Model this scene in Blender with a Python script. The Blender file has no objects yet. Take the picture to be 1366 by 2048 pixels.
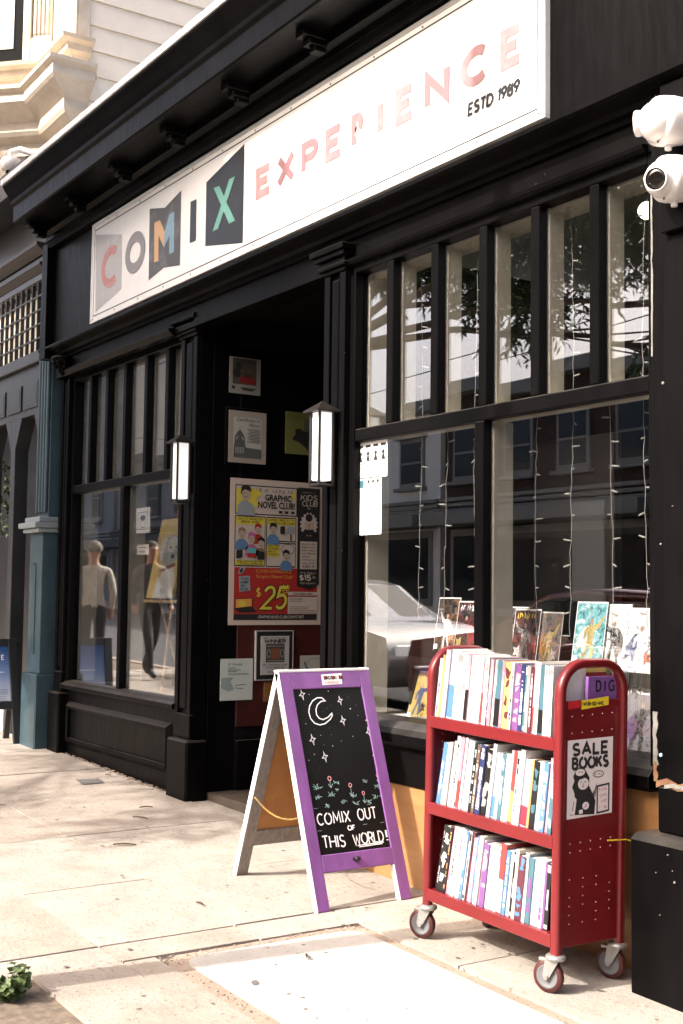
import bpy, math, random
from mathutils import Vector, Matrix
rnd = random.Random(11)
scene = bpy.context.scene
COL = scene.collection

# ---------------------------------------------------------------- camera
FPX, YAW, PITCH, ROLL = 2470.0, math.radians(33.6), math.radians(3.85), math.radians(.70)
CAM = Vector((0, 0, 1.45))
_f = Vector((-math.cos(YAW)*math.cos(PITCH), math.sin(YAW)*math.cos(PITCH), math.sin(PITCH)))
_r = _f.cross(Vector((0, 0, 1))).normalized(); _u = _r.cross(_f)
AX_R = math.cos(ROLL)*_r + math.sin(ROLL)*_u
AX_U = -math.sin(ROLL)*_r + math.cos(ROLL)*_u
cam_d = bpy.data.cameras.new('camera'); cam = bpy.data.objects.new('camera', cam_d); COL.objects.link(cam)
cam_d.sensor_fit = 'VERTICAL'; cam_d.sensor_height = 36; cam_d.lens = FPX/2048*36
cam_d.clip_start = .05; cam_d.clip_end = 2000
m = Matrix((AX_R, AX_U, -_f)).transposed().to_4x4(); m.translation = CAM
cam.matrix_world = m
scene.camera = cam

# ---------------------------------------------------------------- sky, sun, exposure
SUN_EL = math.radians(39)
sd = Vector((.10*math.cos(SUN_EL), math.cos(SUN_EL), -math.sin(SUN_EL))).normalized()   # the way the light travels
world = bpy.data.worlds.new('World'); scene.world = world; world.use_nodes = True
wn = world.node_tree.nodes; wl = world.node_tree.links
bg = wn['Background']; sky = wn.new('ShaderNodeTexSky'); sky.sky_type = 'NISHITA'; sky.sun_disc = False
sky.sun_elevation = SUN_EL; sky.sun_rotation = math.atan2(-sd.x, -sd.y); sky.dust_density = 8.0; sky.ozone_density = .2; sky.air_density = .6
wl.new(sky.outputs[0], bg.inputs[0]); bg.inputs[1].default_value = .15
sun_d = bpy.data.lights.new('sun', 'SUN'); sun_d.energy = 2.7; sun_d.angle = math.radians(.6); sun_d.color = (1, .96, .90)
sun = bpy.data.objects.new('sun', sun_d); COL.objects.link(sun); sun.location = (0, -20, 20)
sun.rotation_euler = sd.to_track_quat('-Z', 'Y').to_euler()
scene.view_settings.view_transform = 'Standard'; scene.view_settings.look = 'None'
scene.view_settings.exposure = 1.75; scene.view_settings.gamma = 1
scene.cycles.use_denoising = True
scene.cycles.transparent_max_bounces = 24
scene.cycles.max_bounces = 8
scene.cycles.sample_clamp_indirect = 6

# ---------------------------------------------------------------- pixel -> place
G0, GS = -.016, .0245                              # the street falls towards +x
def ray(u, v): return _f*FPX + AX_R*(u-683) + AX_U*(1024-v)
def hit(u, v, n, d):
    q = ray(u, v); n = Vector(n); return CAM + q*((d-n.dot(CAM))/n.dot(q))
def FY(u, v, y): return hit(u, v, (0, 1, 0), y)
def FX(u, v, x): return hit(u, v, (1, 0, 0), x)
def GR(u, v): return hit(u, v, (GS, 0, 1), G0)
def gz(x): return G0-GS*x

# ---------------------------------------------------------------- objects and meshes
WM = {}
I4 = Matrix.Identity(4)
def link(o, parent=None, local=False):
    COL.objects.link(o)
    if parent is None: WM[o.name] = o.matrix_basis.copy(); return o
    o.parent = parent
    if not local: o.matrix_parent_inverse = WM[parent.name].inverted(); WM[o.name] = I4
    else: WM[o.name] = WM[parent.name]
    return o
def tag(o, label=None, cat=None, group=None, kind=None):
    if label: o['label'] = label
    if cat: o['category'] = cat
    if group: o['group'] = group
    if kind: o['kind'] = kind
    return o
def thing(name, label, cat, loc=(0, 0, 0), group=None, rot=(0, 0, 0)):
    o = bpy.data.objects.new(name, None); o.location = loc; o.rotation_euler = rot; o.empty_display_size = .1
    link(o); WM[o.name] = Matrix.LocRotScale(Vector(loc), o.rotation_euler, None)
    return tag(o, label, cat, group)
class MB:
    def __init__(s): s.v = []; s.f = []; s.sm = []
    def add(s, vs, fs, smooth=False):
        n = len(s.v); s.v += [tuple(p) for p in vs]; s.f += [tuple(i+n for i in f) for f in fs]; s.sm += [smooth]*len(fs); return s
    def obox(s, c, ex, ey, ez, ch=0):
        c, ex, ey, ez = Vector(c), Vector(ex), Vector(ey), Vector(ez)
        if ch <= 0:
            vs = [c+ex*a+ey*b+ez*d for a in (-1, 1) for b in (-1, 1) for d in (-1, 1)]
            return s.add(vs, [(0, 1, 3, 2), (4, 6, 7, 5), (0, 4, 5, 1), (2, 3, 7, 6), (0, 2, 6, 4), (1, 5, 7, 3)])
        L = [ex.length, ey.length, ez.length]; ch = min(ch, min(L)*.49); k = [1-ch/max(l, 1e-9) for l in L]
        vs = []; idx = {}
        for a in (-1, 1):
            for b in (-1, 1):
                for d in (-1, 1):
                    for ax in range(3):
                        kk = [k[0], k[1], k[2]]; kk[ax] = 1
                        idx[(a, b, d, ax)] = len(vs); vs.append(c+ex*a*kk[0]+ey*b*kk[1]+ez*d*kk[2])
        fs = []
        P = (-1, 1)
        for ax in range(3):
            o1, o2 = (ax+1) % 3, (ax+2) % 3
            for sg in P:
                q = []
                for (p1, p2) in ((-1, -1), (1, -1), (1, 1), (-1, 1)):
                    t = [0, 0, 0]; t[ax] = sg; t[o1] = p1; t[o2] = p2; q.append(idx[(*t, ax)])
                fs.append(tuple(q if sg > 0 else q[::-1]))
            for p1 in P:                      # edge along ax
                for p2 in P:
                    t0 = [0, 0, 0]; t0[ax] = -1; t0[o1] = p1; t0[o2] = p2; t1 = list(t0); t1[ax] = 1
                    q = [idx[(*t0, o1)], idx[(*t1, o1)], idx[(*t1, o2)], idx[(*t0, o2)]]
                    fs.append(tuple(q if p1*p2 < 0 else q[::-1]))
        for a in P:
            for b in P:
                for d in P:
                    q = [idx[(a, b, d, i)] for i in range(3)]; fs.append(tuple(q if a*b*d > 0 else q[::-1]))
        return s.add(vs, fs)
    def box(s, x0, x1, y0, y1, z0, z1, ch=0):
        return s.obox(((x0+x1)/2, (y0+y1)/2, (z0+z1)/2), ((x1-x0)/2, 0, 0), (0, (y1-y0)/2, 0), (0, 0, (z1-z0)/2), ch)
    def poly(s, pts): return s.add(pts, [tuple(range(len(pts)))])
    def prism(s, pts, off):
        off = Vector(off); n = len(pts); a = [Vector(p) for p in pts]; b = [p+off for p in a]
        fs = [tuple(range(n))[::-1], tuple(range(n, 2*n))]+[(i, (i+1) % n, n+(i+1) % n, n+i) for i in range(n)]
        return s.add(a+b, fs)
    def tube(s, path, r, n=8, closed=False, caps=True, smooth=True):
        path = [Vector(p) for p in path]; N = len(path); rs = r if isinstance(r, (list, tuple)) else [r]*N
        vs = []; prev = None
        for i, p in enumerate(path):
            a = path[(i-1) % N] if (closed or i > 0) else p; b = path[(i+1) % N] if (closed or i < N-1) else p
            t = (b-a).normalized()
            if prev is None:
                u = t.cross(Vector((0, 0, 1)));
                if u.length < 1e-3: u = t.cross(Vector((1, 0, 0)))
            else: u = prev-t*prev.dot(t)
            u.normalize(); w = t.cross(u); prev = u
            vs += [p+(u*math.cos(2*math.pi*k/n)+w*math.sin(2*math.pi*k/n))*rs[i] for k in range(n)]
        fs = [(i*n+k, i*n+(k+1) % n, ((i+1) % N)*n+(k+1) % n, ((i+1) % N)*n+k) for i in range(N if closed else N-1) for k in range(n)]
        s.add(vs, fs, smooth)
        if caps and not closed:
            s.add(vs[:n], [tuple(range(n))[::-1]]); s.add(vs[-n:], [tuple(range(n))])
        return s
    def lathe(s, prof, o, ax=(0, 0, 1), n=24, smooth=True, caps=True):
        o = Vector(o); ax = Vector(ax).normalized(); u = ax.cross(Vector((.3, .2, .93))).normalized(); w = ax.cross(u)
        vs = [o+ax*h+(u*math.cos(2*math.pi*k/n)+w*math.sin(2*math.pi*k/n))*max(r, 1e-4) for r, h in prof for k in range(n)]
        fs = [(i*n+k, i*n+(k+1) % n, (i+1)*n+(k+1) % n, (i+1)*n+k) for i in range(len(prof)-1) for k in range(n)]
        s.add(vs, fs, smooth)
        if caps: s.add(vs[:n], [tuple(range(n))[::-1]]); s.add(vs[-n:], [tuple(range(n))])
        return s
    def mould(s, prof, x0, x1):                       # (y, z) profile run along x
        n = len(prof); vs = [(x0, y, z) for y, z in prof]+[(x1, y, z) for y, z in prof]
        return s.add(vs, [tuple(range(n)), tuple(range(n, 2*n))[::-1]]+[(i, n+i, n+(i+1) % n, (i+1) % n) for i in range(n)])
    def sweep(s, path, prof, closed_ends=True):       # path in plan (x, y), profile (outward, z); outward = right of travel
        n = len(prof); N = len(path); P = [Vector((p[0], p[1])) for p in path]; vs = []
        for i in range(N):
            d0 = (P[i]-P[i-1]).normalized() if i > 0 else None; d1 = (P[i+1]-P[i]).normalized() if i < N-1 else None
            d0 = d0 or d1; d1 = d1 or d0
            n0 = Vector((d0.y, -d0.x)); n1 = Vector((d1.y, -d1.x)); b = (n0+n1); b = b/max(.2, b.dot(n0)) if b.length > 1e-6 else n0
            vs += [(P[i].x+b.x*o, P[i].y+b.y*o, z) for o, z in prof]
        fs = [(i*n+k, i*n+(k+1) % n, (i+1)*n+(k+1) % n, (i+1)*n+k) for i in range(N-1) for k in range(n)]
        s.add(vs, fs)
        if closed_ends: s.add(vs[:n], [tuple(range(n))]); s.add(vs[-n:], [tuple(range(n))[::-1]])
        return s
    def build(s, name, mat, parent=None, local=False, kind=None):
        me = bpy.data.meshes.new(name); v = s.v; loc = None
        if parent is None:
            xs = [p[0] for p in v]; ys = [p[1] for p in v]; zs = [p[2] for p in v]
            loc = ((min(xs)+max(xs))/2, (min(ys)+max(ys))/2, min(zs)); v = [(p[0]-loc[0], p[1]-loc[1], p[2]-loc[2]) for p in v]
        me.from_pydata(v, [], s.f); me.polygons.foreach_set('use_smooth', s.sm); me.update()
        me.materials.append(mat)
        o = bpy.data.objects.new(name, me)
        if loc: o.location = loc
        link(o, parent, local)
        if kind: o['kind'] = kind
        return o
def wall_box(name, mat, parent, *a, ch=0.002, **k): return MB().box(*a, ch=ch).build(name, mat, parent, **k)

# ---------------------------------------------------------------- materials
def mat(name, col, rough=.6, metal=0, var=0, vs=6, vary=None, bump=0, bs=60, spec=.5, coat=0, stretch=None, emis=0, dirt=None):
    m = bpy.data.materials.new(name); m.use_nodes = True; N = m.node_tree.nodes; L = m.node_tree.links; b = N['Principled BSDF']
    b.inputs['Base Color'].default_value = (*col, 1); b.inputs['Roughness'].default_value = rough; b.inputs['Metallic'].default_value = metal
    b.inputs['Specular IOR Level'].default_value = spec; b.inputs['Coat Weight'].default_value = coat
    if emis: b.inputs['Emission Color'].default_value = (*col, 1); b.inputs['Emission Strength'].default_value = emis
    tc = N.new('ShaderNodeTexCoord'); vec = tc.outputs['Object']
    if stretch:
        mp = N.new('ShaderNodeMapping'); mp.inputs['Scale'].default_value = stretch; L.new(vec, mp.inputs[0]); vec = mp.outputs[0]
    cur = None
    if var or vary:
        nz = N.new('ShaderNodeTexNoise'); nz.inputs['Scale'].default_value = vs; nz.inputs['Detail'].default_value = 6; nz.inputs['Roughness'].default_value = .65
        L.new(vec, nz.inputs['Vector'])
        cr = N.new('ShaderNodeValToRGB'); cr.color_ramp.elements[0].position = .32; cr.color_ramp.elements[1].position = .68
        c2 = vary if vary else tuple(min(1, c*(1+var)) for c in col); c1 = col if vary else tuple(c*(1-var) for c in col)
        cr.color_ramp.elements[0].color = (*c1, 1); cr.color_ramp.elements[1].color = (*c2, 1)
        L.new(nz.outputs['Fac'], cr.inputs[0]); cur = cr.outputs[0]
    if dirt:                                         # (colour, scale, threshold, amount)
        dn = N.new('ShaderNodeTexNoise'); dn.inputs['Scale'].default_value = dirt[1]; dn.inputs['Detail'].default_value = 9; dn.inputs['Roughness'].default_value = .75
        L.new(tc.outputs['Object'], dn.inputs['Vector'])
        mr = N.new('ShaderNodeMapRange'); mr.inputs['From Min'].default_value = dirt[2]; mr.inputs['From Max'].default_value = dirt[2]+.12; mr.inputs['To Max'].default_value = dirt[3]
        L.new(dn.outputs['Fac'], mr.inputs['Value'])
        mx = N.new('ShaderNodeMixRGB'); mx.inputs[2].default_value = (*dirt[0], 1); mx.inputs[1].default_value = (*col, 1)
        if cur: L.new(cur, mx.inputs[1])
        L.new(mr.outputs[0], mx.inputs[0]); cur = mx.outputs[0]
    if cur: L.new(cur, b.inputs['Base Color'])
    if cur and emis: L.new(cur, b.inputs['Emission Color'])
    if bump:
        bn = N.new('ShaderNodeTexNoise'); bn.inputs['Scale'].default_value = bs; bn.inputs['Detail'].default_value = 6
        L.new(vec, bn.inputs['Vector'])
        bp = N.new('ShaderNodeBump'); bp.inputs['Strength'].default_value = bump; bp.inputs['Distance'].default_value = .01
        L.new(bn.outputs['Fac'], bp.inputs['Height']); L.new(bp.outputs[0], b.inputs['Normal'])
        rr = N.new('ShaderNodeMapRange'); rr.inputs['To Min'].default_value = max(.03, rough-.1); rr.inputs['To Max'].default_value = min(1, rough+.12)
        L.new(bn.outputs['Fac'], rr.inputs['Value']); L.new(rr.outputs[0], b.inputs['Roughness'])
    return m
def glass_mat(name, tint=(1, 1, 1), rough=0.0, film=.0):
    m = bpy.data.materials.new(name); m.use_nodes = True; N = m.node_tree.nodes; L = m.node_tree.links
    N.remove(N['Principled BSDF']); out = N['Material Output']
    tr = N.new('ShaderNodeBsdfTransparent'); tr.inputs[0].default_value = (*tint, 1)
    gl = N.new('ShaderNodeBsdfGlossy'); gl.inputs['Roughness'].default_value = rough
    lw = N.new('ShaderNodeLayerWeight'); lw.inputs[0].default_value = .5; pw_ = N.new('ShaderNodeMath'); pw_.operation = 'POWER'; pw_.inputs[1].default_value = 5; L.new(lw.outputs['Facing'], pw_.inputs[0])
    fr = N.new('ShaderNodeMath'); fr.operation = 'MULTIPLY_ADD'; fr.inputs[1].default_value = .957; fr.inputs[2].default_value = .043; L.new(pw_.outputs[0], fr.inputs[0])
    ml = N.new('ShaderNodeMath'); ml.operation = 'MULTIPLY_ADD'; ml.inputs[1].default_value = 3.8; ml.inputs[2].default_value = film; ml.use_clamp = True
    mx = N.new('ShaderNodeMixShader'); L.new(fr.outputs[0], ml.inputs[0]); L.new(ml.outputs[0], mx.inputs[0]); L.new(tr.outputs[0], mx.inputs[1]); L.new(gl.outputs[0], mx.inputs[2])
    L.new(mx.outputs[0], out.inputs[0]); return m
BLACK = mat('black_paint', (.0026, .0023, .0024), .36, var=.5, vs=3, spec=.06, bump=.16, bs=26, stretch=(1, 1, .25), dirt=((.05, .047, .044), 9, .70, .3))
def ledge_dust(m):                                   # dust that settles on what faces up, and small paint chips
    N = m.node_tree.nodes; L = m.node_tree.links; b = N['Principled BSDF']; old = b.inputs['Base Color'].links[0].from_socket
    gm = N.new('ShaderNodeNewGeometry'); sx = N.new('ShaderNodeSeparateXYZ'); L.new(gm.outputs['True Normal'], sx.inputs[0])
    n = N.new('ShaderNodeTexNoise'); n.inputs['Scale'].default_value = 7; n.inputs['Detail'].default_value = 6; L.new(gm.outputs['Position'], n.inputs['Vector'])
    up = N.new('ShaderNodeMapRange'); up.inputs['From Min'].default_value = .35; up.inputs['From Max'].default_value = .95; L.new(sx.outputs['Z'], up.inputs['Value'])
    mu = N.new('ShaderNodeMath'); mu.operation = 'MULTIPLY'; L.new(up.outputs[0], mu.inputs[0]); L.new(n.outputs['Fac'], mu.inputs[1])
    mx = N.new('ShaderNodeMixRGB'); mx.inputs[2].default_value = (.075, .066, .058, 1); L.new(old, mx.inputs[1]); L.new(mu.outputs[0], mx.inputs[0])
    c = N.new('ShaderNodeTexNoise'); c.inputs['Scale'].default_value = 55; c.inputs['Detail'].default_value = 4; L.new(gm.outputs['Position'], c.inputs['Vector'])
    ct = N.new('ShaderNodeMapRange'); ct.inputs['From Min'].default_value = .755; ct.inputs['From Max'].default_value = .775; L.new(c.outputs['Fac'], ct.inputs['Value'])
    m2 = N.new('ShaderNodeMixRGB'); m2.inputs[2].default_value = (.10, .095, .085, 1); L.new(mx.outputs[0], m2.inputs[1]); L.new(ct.outputs[0], m2.inputs[0]); L.new(m2.outputs[0], b.inputs['Base Color'])
ledge_dust(BLACK)
BLACK_IN = mat('matt_black', (.004, .004, .004), .7, var=.4, spec=.08)
CREAM = mat('cream_paint', (.55, .52, .43), .5, var=.12, vs=5, bump=.1)
GLASS = glass_mat('window_glass')
WHITE = mat('white_paint', (.78, .76, .73), .45, var=.06, vs=4)
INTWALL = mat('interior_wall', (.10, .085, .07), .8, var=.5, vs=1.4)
# ================================================================ the shop building
SHOP = thing('shop_building', 'black painted single storey shop front with deep cornice and tall mullioned windows', 'building', (-6.3, 3.55, gz(-6.3)))
XL, XR = -9.42, -2.3
def dec_bolection(b, x0, x1, z0, z1, y, w=.05, d=.022):
    pr = [(0, 0), (.35, .55), (.6, 1), (1, .75), (1, 0)]
    for ax, (a0, a1) in (('h0', (x0, x1)), ('h1', (x0, x1)), ('v0', (z0, z1)), ('v1', (z0, z1))):
        for i in range(4):
            (s0, h0), (s1, h1) = pr[i], pr[i+1]
            s0, s1 = s0*w, s1*w; h0, h1 = h0*d, h1*d
            if ax == 'h0': q = [(a0+s0, y-h0, z0+s0), (a1-s0, y-h0, z0+s0), (a1-s1, y-h1, z0+s1), (a0+s1, y-h1, z0+s1)]
            elif ax == 'h1': q = [(a1-s0, y-h0, z1-s0), (a0+s0, y-h0, z1-s0), (a0+s1, y-h1, z1-s1), (a1-s1, y-h1, z1-s1)]
            elif ax == 'v0': q = [(x0+s0, y-h0, a1-s0), (x0+s0, y-h0, a0+s0), (x0+s1, y-h1, a0+s1), (x0+s1, y-h1, a1-s1)]
            else: q = [(x1-s0, y-h0, a0+s0), (x1-s0, y-h0, a1-s0), (x1-s1, y-h1, a1-s1), (x1-s1, y-h1, a0+s1)]
            b.add(q, [(0, 1, 2, 3)])
# ---- cornice
b = MB()
b.mould([(3.62, 4.20), (3.34, 4.20), (3.34, 4.235), (3.30, 4.25), (3.30, 4.305), (3.085, 4.305), (3.075, 4.315), (3.075, 4.435), (3.055, 4.45), (3.05, 4.475), (3.035, 4.50), (3.005, 4.54), (2.985, 4.575), (2.985, 4.60), (3.62, 4.62)][::-1], -9.30, XR)
CORN = b.build('cornice', BLACK, SHOP)
FLASH = mat('metal_flashing', (.75, .74, .72), .4, metal=0, var=.1)
MB().mould([(2.972, 4.590), (2.972, 4.632), (3.65, 4.65), (3.65, 4.628), (2.984, 4.606), (2.984, 4.590)], -9.32, XR).build('flashing', FLASH, CORN)
x = -9.18
while x < XR:
    b = MB()
    b.box(x-.04, x+.04, 3.15, 3.298, 4.262, 4.303, .004).box(x-.035, x+.035, 3.19, 3.298, 4.228, 4.260, .004).box(x-.03, x+.03, 3.225, 3.298, 4.20, 4.226, .004)
    b.build('bracket', BLACK, CORN); x += .80
# ---- frieze behind the sign, picture mould, lintel
wall_box('fascia', BLACK, SHOP, -9.30, XR, 3.42, 3.62, 3.37, 4.21)
wall_box('fascia_post', BLACK, SHOP, XL, -9.302, 3.36, 3.62, 3.28, 4.20)
b = MB().mould([(3.62, 4.142), (3.37, 4.155), (3.36, 4.17), (3.35, 4.20), (3.62, 4.20)][::-1], -9.3, XR); b.build('bed_moulding', BLACK, SHOP)
b = MB().mould([(3.62, 3.28), (3.48, 3.28), (3.475, 3.30), (3.45, 3.305), (3.44, 3.325), (3.41, 3.335), (3.375, 3.345), (3.36, 3.352), (3.36, 3.368), (3.62, 3.385)][::-1], -9.46, XR); b.build('sign_moulding', BLACK, SHOP)
wall_box('frieze', BLACK, SHOP, XL, XR, 3.50, 3.66, 3.145, 3.283)
b = MB().mould([(3.52, 3.13), (3.485, 3.135), (3.47, 3.15), (3.455, 3.165), (3.455, 3.175), (3.52, 3.185)][::-1], -9.20, -7.27); b.build('lintel_moulding', BLACK, SHOP)
b = MB().mould([(3.52, 3.14), (3.485, 3.145), (3.47, 3.155), (3.465, 3.17), (3.52, 3.18)][::-1], -5.20, -3.19); b.build('lintel_moulding', BLACK, SHOP)
# carved drop under the moulding at the left end
b = MB(); cx = FY(122, 715, 3.45).x
b.lathe([(.012, -.13), (.03, -.10), (.045, -.06), (.05, -.03), (.085, -.02), (.09, .005), (.07, .02)], (cx, 3.46, 3.265), n=12)
for k in range(5):
    a = k*math.pi/4; b.lathe([(.004, -.075), (.022, -.045), (.024, -.02), (.008, 0)], (cx-.06*math.cos(a), 3.46-.055*math.sin(a), 3.262), n=8)
b.build('carved_drop', BLACK, SHOP)
# ---- pilasters
def pilaster(x0, x1, yf, zt, yb=3.66, plinth=.40, cap=True, zpl=None, stile=.06):
    g = gz((x0+x1)/2)-.03
    b = MB(); w = stile; zp = (zpl if zpl else g+.03+plinth)
    b.box(x0, x0+w, yf, yf+.028, zp+.16, zt-.12, .004).box(x1-w, x1, yf, yf+.028, zp+.16, zt-.12, .004)
    b.box(x0+w+.018, x1-w-.018, yf+.004, yf+.026, zp+.19, zt-.15, .006)
    b.box(x0, x1, yf+.024, yb, zp, zt, .003); b.box(x0, x1, yf-.002, yf+.03, zp+.01, zp+.158, .005)
    o = b.build('pilaster', BLACK, SHOP)
    MB().box(x0-.03, x1+.03, yf-.035, yb, g, zp, .012).build('plinth', BLACK, o)
    if cap:
        b = MB(); z = zt-.115
        for dz, e in ((.022, .012), (.02, .03), (.03, .022), (.026, .045), (.03, .062)):
            b.box(x0-e, x1+e, yf-e, yf+.05, z, z+dz, .004); z += dz
        b.build('capital', BLACK, o)
    return o
pilaster(-9.40, -9.235, 3.545, 3.26, plinth=.46, stile=.045)
PC = pilaster(-7.255, -7.03, 3.545, 3.22, plinth=.37, stile=.05)
pilaster(-5.42, -5.225, 3.475, 3.24, plinth=.37, stile=.05)
# the entrance side of the corner post
wall_box('corner_post', BLACK, SHOP, -7.20, -7.022, 3.665, 3.86, gz(-7)-.03, 3.3)
# ---- windows
rpn = random.Random(17)
def pane(x0, x1, z0, z1, yg, W, j=.0016):            # old panes sit a little askew, so each mirrors the street slightly differently
    d = [rpn.uniform(-j, j) for _ in range(3)]; d.append(d[0]+d[2]-d[1])
    MB().prism([(x, yg-.004+e, z) for (x, z), e in zip(((x0, z0), (x1, z0), (x1, z1), (x0, z1)), d)], (0, .006, 0)).build('pane', GLASS, W)
def window(x0, x1, z0, z1, yg, trans, muls, lowmul, post=True, sillz=None):
    b = MB(); fw = .045
    b.box(x0-fw, x0, yg-.05, yg+.03, z0-.02, z1+fw, .004).box(x1, x1+fw, yg-.05, yg+.03, z0-.02, z1+fw, .004).box(x0, x1, yg-.05, yg+.03, z1, z1+fw, .004)
    W = b.build('window', BLACK, SHOP)
    MB().box(x0, x1, yg-.045, yg+.008, trans-.033, trans+.033, .006).build('transom_bar', BLACK, W)
    MB().box(x0, x1, yg+.010, yg+.10, trans-.03, trans+.03, .004).build('inner_rail', CREAM, W)
    xs = [x0]+list(muls)+[x1]
    for x in muls:
        MB().box(x-.026, x+.026, yg-.045, yg+.008, trans+.034, z1, .005).build('mullion', BLACK, W)
        MB().box(x-.032, x+.032, yg+.012, yg+.10, trans+.031, z1, .004).build('inner_post', CREAM, W)
    MB().box(lowmul-.03, lowmul+.03, yg-.045, yg+.008, z0, trans-.034, .005).build('mullion', BLACK, W)
    MB().box(lowmul-.036, lowmul+.036, yg+.012, yg+.13, z0, trans-.031, .004).build('inner_post', CREAM, W)
    b = MB(); b.box(x0-fw+.002, x0+.012, yg+.032, yg+.17, z0, z1, .004).build('inner_jamb', CREAM, W)
    b = MB(); b.box(x1-.012, x1+fw-.002, yg+.032, yg+.17, z0, z1, .004).build('inner_jamb', CREAM, W)
    b = MB(); b.box(x0, x1, yg+.032, yg+.17, z1-.012, z1+.03, .004).build('inner_head', CREAM, W)
    for i in range(len(xs)-1):
        pane(xs[i], xs[i+1], trans+.02, z1+.01, yg, W)
    for a, c in ((x0, lowmul), (lowmul, x1)):
        pane(a, c, z0-.01, trans-.02, yg, W, .0012)
    return W
WL = window(-9.19, -7.30, .765, 3.10, 3.625, 2.245, (-8.884, -8.568, -8.238, -7.877, -7.540), -8.243)
WR = window(-5.18, -3.205, .855, 3.105, 3.56, 2.262, (-4.886, -4.53, -4.18, -3.84, -3.494), -4.20)
# ---- left sill and bulkhead
b = MB().mould([(3.66, .70), (3.60, .705), (3.535, .705), (3.53, .715), (3.53, .735), (3.56, .75), (3.58, .765), (3.66, .775)][::-1], -9.235, -7.258); b.build('sill', BLACK, SHOP)
b = MB(); b.box(-9.235, -7.255, 3.592, 3.66, .12, .702, .002)
dec_bolection(b, -9.205, -7.375, .275, .605, 3.5915, .055, .03); b.build('bulkhead', BLACK, SHOP)
# ---- right sill and plywood bulkhead
PLY = mat('plywood', (.34, .17, .065), .5, vary=(.27, .125, .045), vs=3, bump=.1, bs=20, stretch=(.6, .6, 5), dirt=((.45, .28, .13), 5, .66, .5))
b = MB().mould([(3.66, .745), (3.48, .745), (3.47, .76), (3.47, .80), (3.49, .825), (3.54, .85), (3.66, .86)][::-1], -5.22, -3.175); b.build('sill', BLACK, SHOP)
wall_box('sill_board', BLACK, SHOP, -5.22, -3.62, 3.515, 3.66, .56, .744)
MB().box(-5.22, -4.30, 3.525, 3.66, .05, .558, .003).build('plywood_sheet', PLY, SHOP)
MB().box(-4.296, -3.14, 3.527, 3.66, .02, .56, .003).build('plywood_sheet', PLY, SHOP)
MB().box(-3.615, -3.14, 3.524, 3.66, .563, .743, .003).build('plywood_sheet', PLY, SHOP)
# ---- right hand pilaster with peeling paint
PEEL = mat('peeled_primer', (.20, .19, .17), .7, vary=(.11, .10, .085), vs=30)
ROT = mat('bare_rotten_wood', (.09, .035, .012), .8, vary=(.16, .085, .04), vs=25, bump=.4)
b = MB(); b.box(-3.155, -3.085, 3.475, 3.66, .79, 3.15, .004).box(-3.083, -3.068, 3.46, 3.66, .78, 3.2, .003)
RP = b.build('pilaster', BLACK, SHOP)
b = MB(); b.box(-3.066, -2.3, 3.435, 3.66, .80, 3.3, .004); b.build('pilaster_face', BLACK, RP)
MB().box(-3.10, -2.3, 3.43, 3.66, .62, .785, .008).build('plinth', BLACK, RP)
MB().box(-3.165, -2.3, 3.345, 3.66, -.02, .618, .022).build('plinth', BLACK, RP)
b = MB()
def ragged(pts, y, name, m):
    MB().prism([(x, y, z) for x, z in pts], (0, .003, 0)).build(name, m, RP)
def ragband(x0, x1, z0, z1, n, j, r):
    a = [(x0+r.uniform(-j, j)*.3, z0+(z1-z0)*i/n) for i in range(n+1)]; c = [(x1+r.uniform(-j, j), z0+(z1-z0)*i/n) for i in range(n+1)]
    return a+c[::-1]
r2 = random.Random(3)
ragged(ragband(-3.154, -3.136, .85, 1.04, 9, .008, r2), 3.4715, 'peeled_patch', PEEL)
ragged(ragband(-3.154, -3.147, 2.35, 3.02, 22, .003, r2), 3.4715, 'peeled_patch', PEEL)
ragged(ragband(-3.153, -3.135, .79, .86, 5, .006, r2), 3.4712, 'bare_wood', ROT)
ragged([(-3.10, .776), (-3.07, .79), (-3.03, .783), (-3.0, .775), (-2.93, .787), (-2.85, .776), (-2.85, .806), (-2.94, .815), (-3.0, .80), (-3.05, .815), (-3.10, .80)], 3.4265, 'bare_wood', ROT)
ragged([(-3.06, .778), (-3.02, .786), (-2.95, .780), (-2.95, .793), (-3.02, .80), (-3.06, .79)], 3.424, 'peeled_patch', PEEL)
MB().lathe([(.007, 0), (.006, .004)], FY(1322, 1510, 3.43)+Vector((0, 0, 0)), (0, -1, 0), 10).build('paint_spot', mat('blue_paint_spot', (.35, .55, .75), .5), RP)
for (u, v, s) in ((1326, 766, .006), (1322, 1088, .004), (1346, 1012, .0025)):
    p = FY(u, v, 3.433); MB().lathe([(s, 0), (s*.8, .003)], p, (0, -1, 0), 9).build('paint_chip', PEEL, RP)
for (u, v, s) in ((1336, 1710, .003), (1349, 1765, .0045), (1312, 1745, .0025), (1320, 1830, .002), (1345, 1742, .0022)):
    p = FY(u, v, 3.345); MB().lathe([(s, 0), (s*.8, .002)], p, (0, -1, 0), 9).build('paint_chip', PEEL, RP)
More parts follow.
